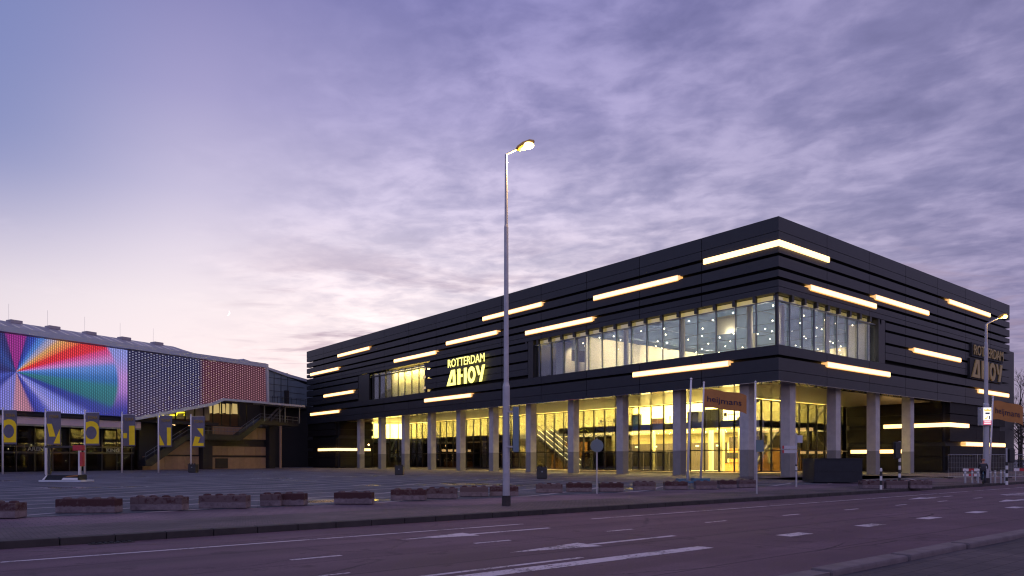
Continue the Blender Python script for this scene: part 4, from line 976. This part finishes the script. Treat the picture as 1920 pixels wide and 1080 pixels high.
# ------------------------------------------------------------------ street lamps
def street_lamp(loc, h, arm, label, bulbm, power, joints=(), rz=CAMR, r0=.15):
    s = thing('street_lamp', label, 'street lamp', loc, rz, 'street lamps along the road')
    mb = MB(); z1, z2 = joints
    mb.tube([(0, 0, 0), (0, 0, z1), (0, 0, z1+.14), (0, 0, z2), (0, 0, z2+.1), (0, 0, h)], [r0, r0, r0*.72, r0*.60, r0*.48, r0*.38], 14); mb.build('pole', M['pole'], s, smooth=False)
    mb = MB(); mb.tube([(0, 0, 0), (0, 0, .35)], r0+.03, 14); mb.build('base_collar', M['kerbdark'], s)
    mb = MB(); mb.tube([(0, 0, h-.08), (.03, 0, h+.02), (arm*.82, 0, h+arm*.42)], r0*.30, 8); mb.build('arm', M['pole'], s)
    mb = MB(); hx0, hz0 = arm*.78, h+arm*.40
    d = Vector((.9, 0, .43)).normalized(); mb.tube([Vector((hx0, 0, hz0))+d*t for t in (0, .08, .3, .55, .68)], [.05, .10, .14, .12, .04], 10); hd = mb.build('lamp_head', M['amber'], s, smooth=True)
    c = Vector((hx0, 0, hz0))+d*.46+Vector((0, -.06, -.09)); mb = MB(); mb.ball(c, .17, 0, 12, 8, (1.15, .8, .7)); sub(mb, 'bulb', bulbm, hd, smooth=True)
    mb = MB(); mb.box(-.06, -r0-.02, 1.1, .06, -r0+.03, 1.5); mb.build('hatch', M['pole'], s)
    l = bpy.data.lights.new('lamp_light', 'POINT'); l.energy = power; l.color = (1, .62, .22); l.shadow_soft_size = .15
    lo = bpy.data.objects.new('lamp_light', l); COL.objects.link(lo); lo.parent = s; lo.location = c + Vector((0, 0, -.25))
    return s
s1 = street_lamp((15.4, 19.47, 0), 12.1, .45, 'tall grey street lamp in the middle of the picture with a glaring bulb', M['bulb'], 1000, (4.1, 9.6), r0=.125)
s2 = street_lamp((54.71, 17.6, 0), 10.6, 1.0, 'street lamp at the right picture edge carrying a lit advertising box', M['bulb2'], 220, (5.2, 9.3), r0=.18)
# boxes fixed to the lamps
tb = thing('traffic_sign', 'blue grey sign panel seen edge-on, fixed high on the tall lamp post', 'sign', (15.55, 19.33, 1.9), CAMR)
mb = MB(); mb.box(.02, -.16, -.05, .23, .02, 1.5); mb.build('panel', mat('blue grey sign back', (.13, .19, .24), .45), tb, bevel=.02)
mb = MB(); mb.box(-.22, -.12, 1.3, .02, -.08, 1.36); mb.box(-.22, -.12, .1, .02, -.08, .16); mb.build('bracket', M['pole'], tb)
adb = thing('advertising_box', 'small white and red backlit advertising box on the right street lamp', 'sign', (54.3, 17.75, 3.85), CAMR)
mb = MB(); mb.box(-.12, -.18, 0, .56, .18, 1.2); mb.build('housing', M['pole'], adb)
mb = MB(); mb.box(.02, -.20, .32, .54, -.182, 1.17); mb.build('white_face', emit('backlit white', (1, .97, .92), 1.0), adb)
mb = MB(); mb.box(.02, -.20, .03, .54, -.182, .315); mb.build('red_face', emit('backlit red', (.7, .02, .05), .9), adb)
mb = MB(); mb.prism([(.08, .92), (.48, .92), (.52, 1.08), (.38, 1.02), (.28, 1.12), (.18, 1.02), (.04, 1.08)], (0, -.215, 0), (1, 0, 0), (0, 0, 1), (0, 1, 0), .01)
mb.prism([(.08, .42), (.2, .38), (.34, .6), (.26, .6), (.19, .48), (.1, .5)], (0, -.215, 0), (1, 0, 0), (0, 0, 1), (0, 1, 0), .01); mb.build('emblem', emit('backlit yellow', (.95, .65, .02), 1.0), adb)
mb = MB(); mb.box(.14, -.215, .74, .42, -.205, .84); mb.box(.38, -.215, .4, .44, -.205, .62); mb.build('dark_print', M['navy'], adb)
mb = MB(); mb.box(.08, -.215, .20, .48, -.205, .26); mb.box(.06, -.215, .09, .5, -.205, .15); mb.build('white_print', emit('backlit white print', (1, .9, .9), .9), adb)

# ------------------------------------------------------------------ litter bins, frame stand, small signs
def bin_(loc, label, sc=1.):
    b = thing('litter_bin', label, 'litter bin', loc, CAMR, 'black litter bins on the square')
    mb = MB(); mb.box(-.42*sc, -.42*sc, .06, .42*sc, .42*sc, .85*sc); mb.build('body', M['black'], b, bevel=.03)
    mb = MB(); mb.box(-.45*sc, -.45*sc, .85*sc, .45*sc, .45*sc, .95*sc)
    for sx in (-.3, .0, .3): mb.tube([(sx*sc, -.3*sc, .95*sc), (sx*sc, -.3*sc, 1.06*sc)], .08*sc, 8)
    mb.build('lid', M['black'], b)
    mb = MB(); mb.box(-.38*sc, -.38*sc, 0, .38*sc, .38*sc, .06); mb.build('foot', M['kerbdark'], b)
    mb = MB(); mb.tube([(0, -.425*sc, .6*sc), (0, -.44*sc, .6*sc)], .07, 10); mb.build('badge', M['fin'], b)
    return b
bin_((36.35, 63.16, 0), 'black square litter bin before the pillars at the left of the hall')
bin_((38.47, 43.98, 0), 'black square litter bin right of the tall lamp post')
bin_((24.26, 91.0, 0), 'black square litter bin at the foot of the rightmost letter banner', 1.05)

gs = thing('frame_stand', 'tall dark rectangular promotion frame on a printed base standing on the square', 'stand', (6.3, 61.1, 0), CAMR-R(4))
mb = MB(); mb.box(-.1, -.6, 0, 3.0, .9, .12); mb.build('base', M['fascia'], gs)
mb = MB(); mb.prism([(0, .12), (2.75, .12), (2.75, .48), (.3, .48)], (0, -.45, 0), (1, 0, 0), (0, 0, 1), (0, 1, 0), .9); bb = mb.build('printed_plinth', M['darkbox'], gs)
mb = MB(); mb.prism([(.05, .14), (.22, .14), (.46, .46), (.34, .46)], (0, -.47, 0), (1, 0, 0), (0, 0, 1), (0, 1, 0), .01); mb.prism([(1.5, .14), (2.7, .14), (2.7, .28), (1.62, .28)], (0, -.47, 0), (1, 0, 0), (0, 0, 1), (0, 1, 0), .01); sub(mb, 'white_print', M['white'], bb)
mb = MB(); mb.prism([(1.72, .34), (2.7, .40), (2.7, .47), (2.0, .42)], (0, -.47, 0), (1, 0, 0), (0, 0, 1), (0, 1, 0), .01); sub(mb, 'orange_print', M['orange'], bb)
for x in (.02, 2.48):
    mb = MB(); mb.box(x, -.1, .12, x+.1, .1, 2.42); mb.build('post', M['whitepole'], gs)
mb = MB(); mb.box(.0, -.1, 2.42, 2.7, .1, 2.56); mb.box(.2, -.08, .5, .34, .08, 2.4); mb.build('crossbar', M['black'], gs)
mb = MB(); mb.box(2.62, -.12, 1.1, 2.82, .12, 2.1); mb.box(2.1, -.14, 2.22, 2.82, .14, 2.6); mb.build('red_sign', M['red'], gs)

def post_sign(name, loc, label, h, r=.035):
    p = thing(name, label, 'sign', loc, CAMR); mb = MB(); mb.tube([(0, 0, 0), (0, 0, h)], r, 8); mb.build('post', M['pole'], p); return p
rs = post_sign('traffic_sign', (23.87, 23.44, 0), 'round traffic sign seen from behind on a thin post before the entrance', 2.55)
mb = MB(); mb.tube([(0, -.05, 2.22), (0, -.08, 2.22)], .30, 20); mb.build('disc', mat('sign back grey', (.11, .15, .18), .4, .2), rs)
sb = post_sign('traffic_sign', (29.63, 18.82, 0), 'rectangular blue grey sign back on a post before the corner pillar', 2.5)
mb = MB(); mb.box(-.05, -.06, 1.95, .30, -.03, 2.48); mb.build('panel', mat('sign back blue', (.11, .17, .20), .4, .2), sb)
mb = MB(); mb.box(-.06, -.07, 1.94, .31, -.055, 1.96); mb.box(-.06, -.07, 2.47, .31, -.055, 2.49); mb.build('edge', M['fin'], sb)
fs_ = post_sign('signpost', (38.81, 22.09, 0), 'slim signpost with white direction boards in front of the corner pillar', 3.1, .05)
mb = MB(); mb.box(-.75, -.08, 2.2, .0, -.04, 2.38); mb.box(-.75, -.08, 1.95, .0, -.04, 2.13); bo = mb.build('direction_board', mat('faded white board', (.45, .45, .48), .5), fs_)
mb = MB(); mb.box(-.82, -.085, 2.2, -.74, -.035, 2.38); mb.box(-.82, -.085, 1.95, -.74, -.035, 2.13); sub(mb, 'red_tip', M['red'], bo)
mb = MB(); mb.box(.03, -.08, 2.55, .33, -.04, 2.98); mb.build('white_sign', mat('pale sign', (.4, .42, .5), .5), fs_)
mb = MB(); mb.tube([(0, 0, .9), (0, 0, 1.3)], .06, 8); mb.build('band', M['bw'], fs_)

cn = thing('container', 'low dark steel container standing on the pavement before the right pillars', 'container', (45.79, 24.77, 0), math.atan2(-2.0, 2.49))
mb = MB(); mb.box(0, 0, .05, 3.2, 2.0, 1.58); mb.build('body', M['darkbox'], cn, bevel=.02)
mb = MB(); mb.box(-.04, -.04, 1.58, 3.24, 2.04, 1.66)
mb.box(.02, -.02, .78, 3.18, -.003, .82)
mb.build('rim', M['darkbox'], cn)

def banded_post(loc, h, label):
    b = thing('marker_post', label, 'post', loc, CAMR); mb = MB(); mb.tube([(0, 0, 0), (0, 0, h)], .06, 10); mb.build('shaft', M['bw'], b); mb = MB(); mb.ball((0, 0, h), .06); mb.build('cap', M['white'], b); return b
banded_post((38.88, 17.36, 0), 1.08, 'short black and white banded marker post at the road edge')
def traffic_light(loc, h, label, head):
    b = thing('traffic_light', label, 'traffic light', loc, CAMR, 'traffic lights with banded poles')
    mb = MB(); mb.tube([(0, 0, 0), (0, 0, h*.62)], .075, 10); mb.build('banded_pole', M['bw'], b)
    mb = MB(); mb.tube([(0, 0, h*.62), (0, 0, h)], .06, 10); mb.build('upper_pole', M['pole'], b)
    mb = MB(); mb.box(head-.22, -.2, h*.62, head+.1, .1, h*.97); hd = mb.build('signal_head', M['black'], b, bevel=.03)
    mb = MB(); mb.box(head-.28, -.06, h*.60, head+.16, -.03, h*.99); sub(mb, 'backing_board', M['black'], hd)
    return b
traffic_light((46.12, 19.48, 0), 2.7, 'traffic light turned away on a banded pole before the right pillars', -.12)
traffic_light((52.3, 15.69, 0), 2.3, 'traffic light on a banded pole right of the advertising lamp', .28)

# construction fence and barriers at the right
for i, (x, y) in enumerate(((65.93, 23.98), (68.3, 22.6), (70.7, 21.2))):
    f = thing('construction_fence', ['mesh fence panel left of the cyclist, before the dark wall', 'mesh fence panel behind the right street lamp', 'mesh fence panel at the right picture edge'][i], 'fence', (x, y, 0), math.atan2(-1.4, 2.4), 'mesh fence panels at the building site')
    mb = MB(); mb.tube([(0, 0, .1), (0, 0, 2.0), (2.7, 0, 2.0), (2.7, 0, .1), (0, 0, .15)], .022, 6); mb.build('frame', M['pole'], f)
    mb = MB()
    for k in range(1, 18): mb.box(k*.15, -.003, .15, k*.15+.006, .003, 1.98)
    for z in (.5, .9, 1.3, 1.7): mb.box(0, -.003, z, 2.7, .003, z+.006)
    mb.build('mesh', M['pole'], f)
    mb = MB(); mb.box(-.15, -.35, 0, .15, .35, .1); mb.build('foot', M['kerbdark'], f)
def barrier(loc, rz, L, two, label):
    b = thing('road_barrier', label, 'barrier', loc, rz, 'red and white barriers at the site'); mb = MB(); mb.box(0, -.02, .72, L, .02, .92); mb.build('board', M['rw'], b)
    if two: mb = MB(); mb.box(0, -.02, .36, L, .02, .54); mb.build('board', M['rw'], b)
    for x in (.15, L-.15):
        mb = MB(); mb.box(x-.03, .022, 0, x+.03, .06, .95); mb.build('leg', M['pole'], b)
barrier((58.5, 20.3, 0), CAMR, 1.2, True, 'red and white double board barrier left of the cyclist')
barrier((62.5, 18.3, 0), CAMR, 1.8, False, 'red and white single board barrier at the right picture edge')
bl = [('grey steel bollard under the left end of the double barrier', 1810), ('grey steel bollard under the right end of the double barrier', 1823), ('grey steel bollard just left of the cyclist', 1834), ('grey steel bollard just right of the right street lamp', 1857), ('grey steel bollard second right of the street lamp', 1866), ('grey steel bollard third right of the street lamp', 1877), ('grey steel bollard beside the banded traffic light pole', 1884)]
b0 = None
for i, (l, px) in enumerate(bl):
    Y = 48.0; X = (px-960)/1350*Y; loc = (X*.7793+Y*.6266, -X*.6266+Y*.7793, 0)
    if b0 is None:
        b0 = thing('bollard', l, 'bollard', loc, 0, 'grey steel bollards by the crossing'); mb = MB(); mb.tube([(0, 0, 0), (0, 0, .82), (0, 0, .86)], [.06, .06, .04], 10); mb.build('shaft', M['pole'], b0); mb = MB(); mb.tube([(0, 0, .68), (0, 0, .74)], .064, 10); mb.build('band', M['white'], b0)
    else: copy_thing(b0, loc, label=l)

# parked scooter-like bicycle with rider, heading toward the viewer's left
bk = thing('bicycle', 'dark city bicycle with a lit headlamp under the rider at the crossing', 'bicycle', (52.35, 17.0, 0), CAMR + R(60))
def ring(mb, c, r, rt): mb.tube([(c[0]+r*math.cos(a*math.pi/12), 0, c[1]+r*math.sin(a*math.pi/12)) for a in range(25)], rt, 6, cap=False)
for cx in (-.5, .52):
    mb = MB(); ring(mb, (cx, .33), .31, .022); wv_ = mb.build('wheel', M['rubber'], bk)
    mb = MB()
    for k in range(8): a = k*math.pi/8; mb.tube([(cx-.3*math.cos(a), 0, .33-.3*math.sin(a)), (cx+.3*math.cos(a), 0, .33+.3*math.sin(a))], .004, 4)
    sub(mb, 'spokes', M['pole'], wv_)
mb = MB(); mb.tube([(-.5, 0, .33), (-.15, 0, .78), (.38, 0, .85)], .02, 6); mb.tube([(-.5, 0, .33), (-.02, 0, .32), (.36, 0, .78)], .02, 6); mb.tube([(-.02, 0, .32), (-.18, 0, .85)], .02, 6); mb.tube([(.52, 0, .33), (.36, 0, .95)], .02, 6); mb.build('frame', M['blue'], bk)
mb = MB(); mb.tube([(.22, -.27, 1.0), (.36, 0, .98), (.22, .27, 1.0)], .016, 6); mb.build('handlebar', M['black'], bk)
mb = MB(); mb.ball((-.2, 0, .88), .12, 0, 8, 5, (1.2, .8, .35)); mb.build('saddle', M['black'], bk)
mb = MB(); mb.ball((.46, 0, .80), .06); mb.build('headlamp', emit('bicycle lamp', (1, .97, .9), 6), bk)
# rider: skinned continuous figure seated on the bicycle
def skin_body(parent, joints, edges, name, mats, root=0):
    me = bpy.data.meshes.new(name); me.from_pydata([j[0] for j in joints], edges, []); o = bpy.data.objects.new(name, me); COL.objects.link(o); o.parent = parent
    me.materials.append(mats)
    md = o.modifiers.new('skin', 'SKIN'); md.use_smooth_shade = True
    for i, j in enumerate(joints):
        sv = me.skin_vertices[0].data[i]; sv.radius = (j[1], j[1]*(j[2] if len(j) > 2 else 1)); sv.use_root = (i == root)
    s2 = o.modifiers.new('sub', 'SUBSURF'); s2.levels = 1; s2.render_levels = 2
    return o
def m_rider():
    m = bpy.data.materials.new('rider clothing and skin'); m.use_nodes = True; N = NT(m.node_tree); p = m.node_tree.nodes['Principled BSDF']
    x, y, z = N.sep(N.node('ShaderNodeTexCoord').outputs['Object'])
    c = N.mix(N.m('GREATER_THAN', z, .86), (.02, .022, .035), (.035, .033, .04)); c = N.mix(N.m('GREATER_THAN', z, 1.33), c, (.45, .24, .17))
    N.put(p.inputs['Base Color'], c); p.inputs['Roughness'].default_value = .8; return m
rd = thing('person', 'cyclist in dark clothes with an orange cap sitting on a bicycle beside the street lamp', 'person', (52.35, 17.0, 0), CAMR + R(60))
J = [((-.17, 0, .93), .13, 1.2), ((-.12, 0, 1.08), .12, 1.2), ((-.05, 0, 1.27), .13, 1.3), ((-.02, 0, 1.36), .05), ((0, 0, 1.42), .055), ((.02, 0, 1.50), .088), ((.02, 0, 1.57), .07),
     ((-.04, .18, 1.29), .055), ((.08, .24, 1.10), .042), ((.22, .25, 1.02), .03), ((-.04, -.18, 1.29), .055), ((.08, -.24, 1.10), .042), ((.22, -.25, 1.02), .03),
     ((-.12, .09, .88), .09), ((.20, .10, .72), .065), ((.02, .10, .36), .045), ((.12, .10, .28), .035), ((-.12, -.09, .88), .09), ((.16, -.10, .60), .065), ((-.04, -.11, .22), .045), ((.07, -.11, .14), .035)]
Ed = [(0, 1), (1, 2), (2, 3), (3, 4), (4, 5), (5, 6), (2, 7), (7, 8), (8, 9), (2, 10), (10, 11), (11, 12), (0, 13), (13, 14), (14, 15), (15, 16), (0, 17), (17, 18), (18, 19), (19, 20)]
skin_body(rd, J, Ed, 'body', m_rider())
mb = MB(); mb.ball((.01, 0, 1.56), .105, 0, 12, 8, (1.05, .95, .75)); mb.box(.06, -.06, 1.545, .17, .06, 1.56); mb.build('cap', mat('orange cap', (.42, .16, .09), .8), rd, smooth=True)

# ------------------------------------------------------------------ trees at the right edge
def tree(loc, h, label, seed):
    rnd = random.Random(seed); t = thing('bare_tree', label, 'tree', loc, 0, 'bare trees beyond the hall')
    tr = MB(); tr.tube([(0, 0, 0), (.05, 0, h*.25), (0, .1, h*.5)], [.24, .18, .12], 8); tr.build('trunk', M['bark'], t, smooth=True)
    cr = MB()
    def grow(p, d, L, r, lvl):
        q_ = p + d*L*.5 + Vector((rnd.uniform(-.1, .1), rnd.uniform(-.1, .1), .05))*L; e_ = p + d*L
        cr.tube([p, q_, e_], [r, r*.8, r*.55], 5 if lvl < 2 else 3, cap=False)
        if lvl == 5: return
        for k in range(3 if lvl < 4 else 4):
            nd = (d + Vector((rnd.uniform(-.8, .8), rnd.uniform(-.8, .8), rnd.uniform(-.1, .6)))).normalized()
            grow(p + d*L*rnd.uniform(.55, 1.0), nd, L*rnd.uniform(.55, .75), max(.012, r*.55), lvl+1)
    for k in range(7):
        a = k*2.4; grow(Vector((0, 0, h*(.2+.045*k))), Vector((math.cos(a)*.7, math.sin(a)*.7, .7)).normalized(), h*.22, .09, 1)
    grow(Vector((0, .1, h*.5)), Vector((0, 0, 1)), h*.22, .11, 1)
    cr.build('crown', M['bark'], t); return t
for i, (px, Y, h, l) in enumerate(((1915, 118, 17, 'tall bare tree against the sky at the right picture edge'), (1935, 104, 14, 'bare tree just beyond the right picture edge'), (1911, 135, 13, 'smaller bare tree directly behind the corner of the hall'), (1925, 128, 11, 'low bare tree filling the right picture edge near the ground'))):
    X = (px-960)/1350*Y; tree((X*.7793+Y*.6266, -X*.6266+Y*.7793, 0), h, l, i+3)
hd_ = MB(); rnd = random.Random(5)
for k in range(2600):
    c = Vector((rnd.uniform(0, 26), rnd.uniform(0, 4), abs(rnd.gauss(0, 1.5)))); a = rnd.uniform(0, 6.28); s = rnd.uniform(.12, .3); n1_ = Vector((math.cos(a), math.sin(a), rnd.uniform(-.5, .5))); n2_ = n1_.cross(Vector((0, 0, 1))).normalized()
    hd_.add([c, c+n1_*s, c+n1_*s*.5+n2_*s*.5+Vector((0, 0, s*.5))], [(0, 1, 2)])
o = hd_.build('hedge', mat('dark winter hedge', (.035, .03, .022), .9, 0, .4, 2), loc=(132, 36, 0)); tag(o, 'dark winter hedge under the bare trees at the right picture edge', 'hedge')

# crescent moon low in the evening sky
mb = MB(); pts = []
n = 18
for k in range(n+1): a = math.pi*(-.5+k/n); pts.append((math.cos(a)*3.8, math.sin(a)*4.0))
for k in range(n-1, 0, -1): a = math.pi*(-.5+k/n); pts.append((math.cos(a)*2.2, math.sin(a)*4.0))
dY = 1200; X = (427-960)/1350*dY; pos = Vector((X*.7793+dY*.6266, -X*.6266+dY*.7793, 1.6+(861-587)/1350*dY))
rt = Vector((.7793, -.6266, 0)); up_ = Vector((-.25, .2, 1)).normalized()
mb.prism(pts, (0, 0, 0), rt*math.cos(.35)-Vector((0, 0, math.sin(.35))), rt*math.sin(.35)+Vector((0, 0, math.cos(.35))), (-.6266, -.7793, 0), .5)
tag(mb.build('moon', M['moon'], loc=pos), 'thin pale crescent moon low in the bright sky left of the hall', 'moon')

for o in bpy.data.objects:
    if 'world' in o: del o['world']
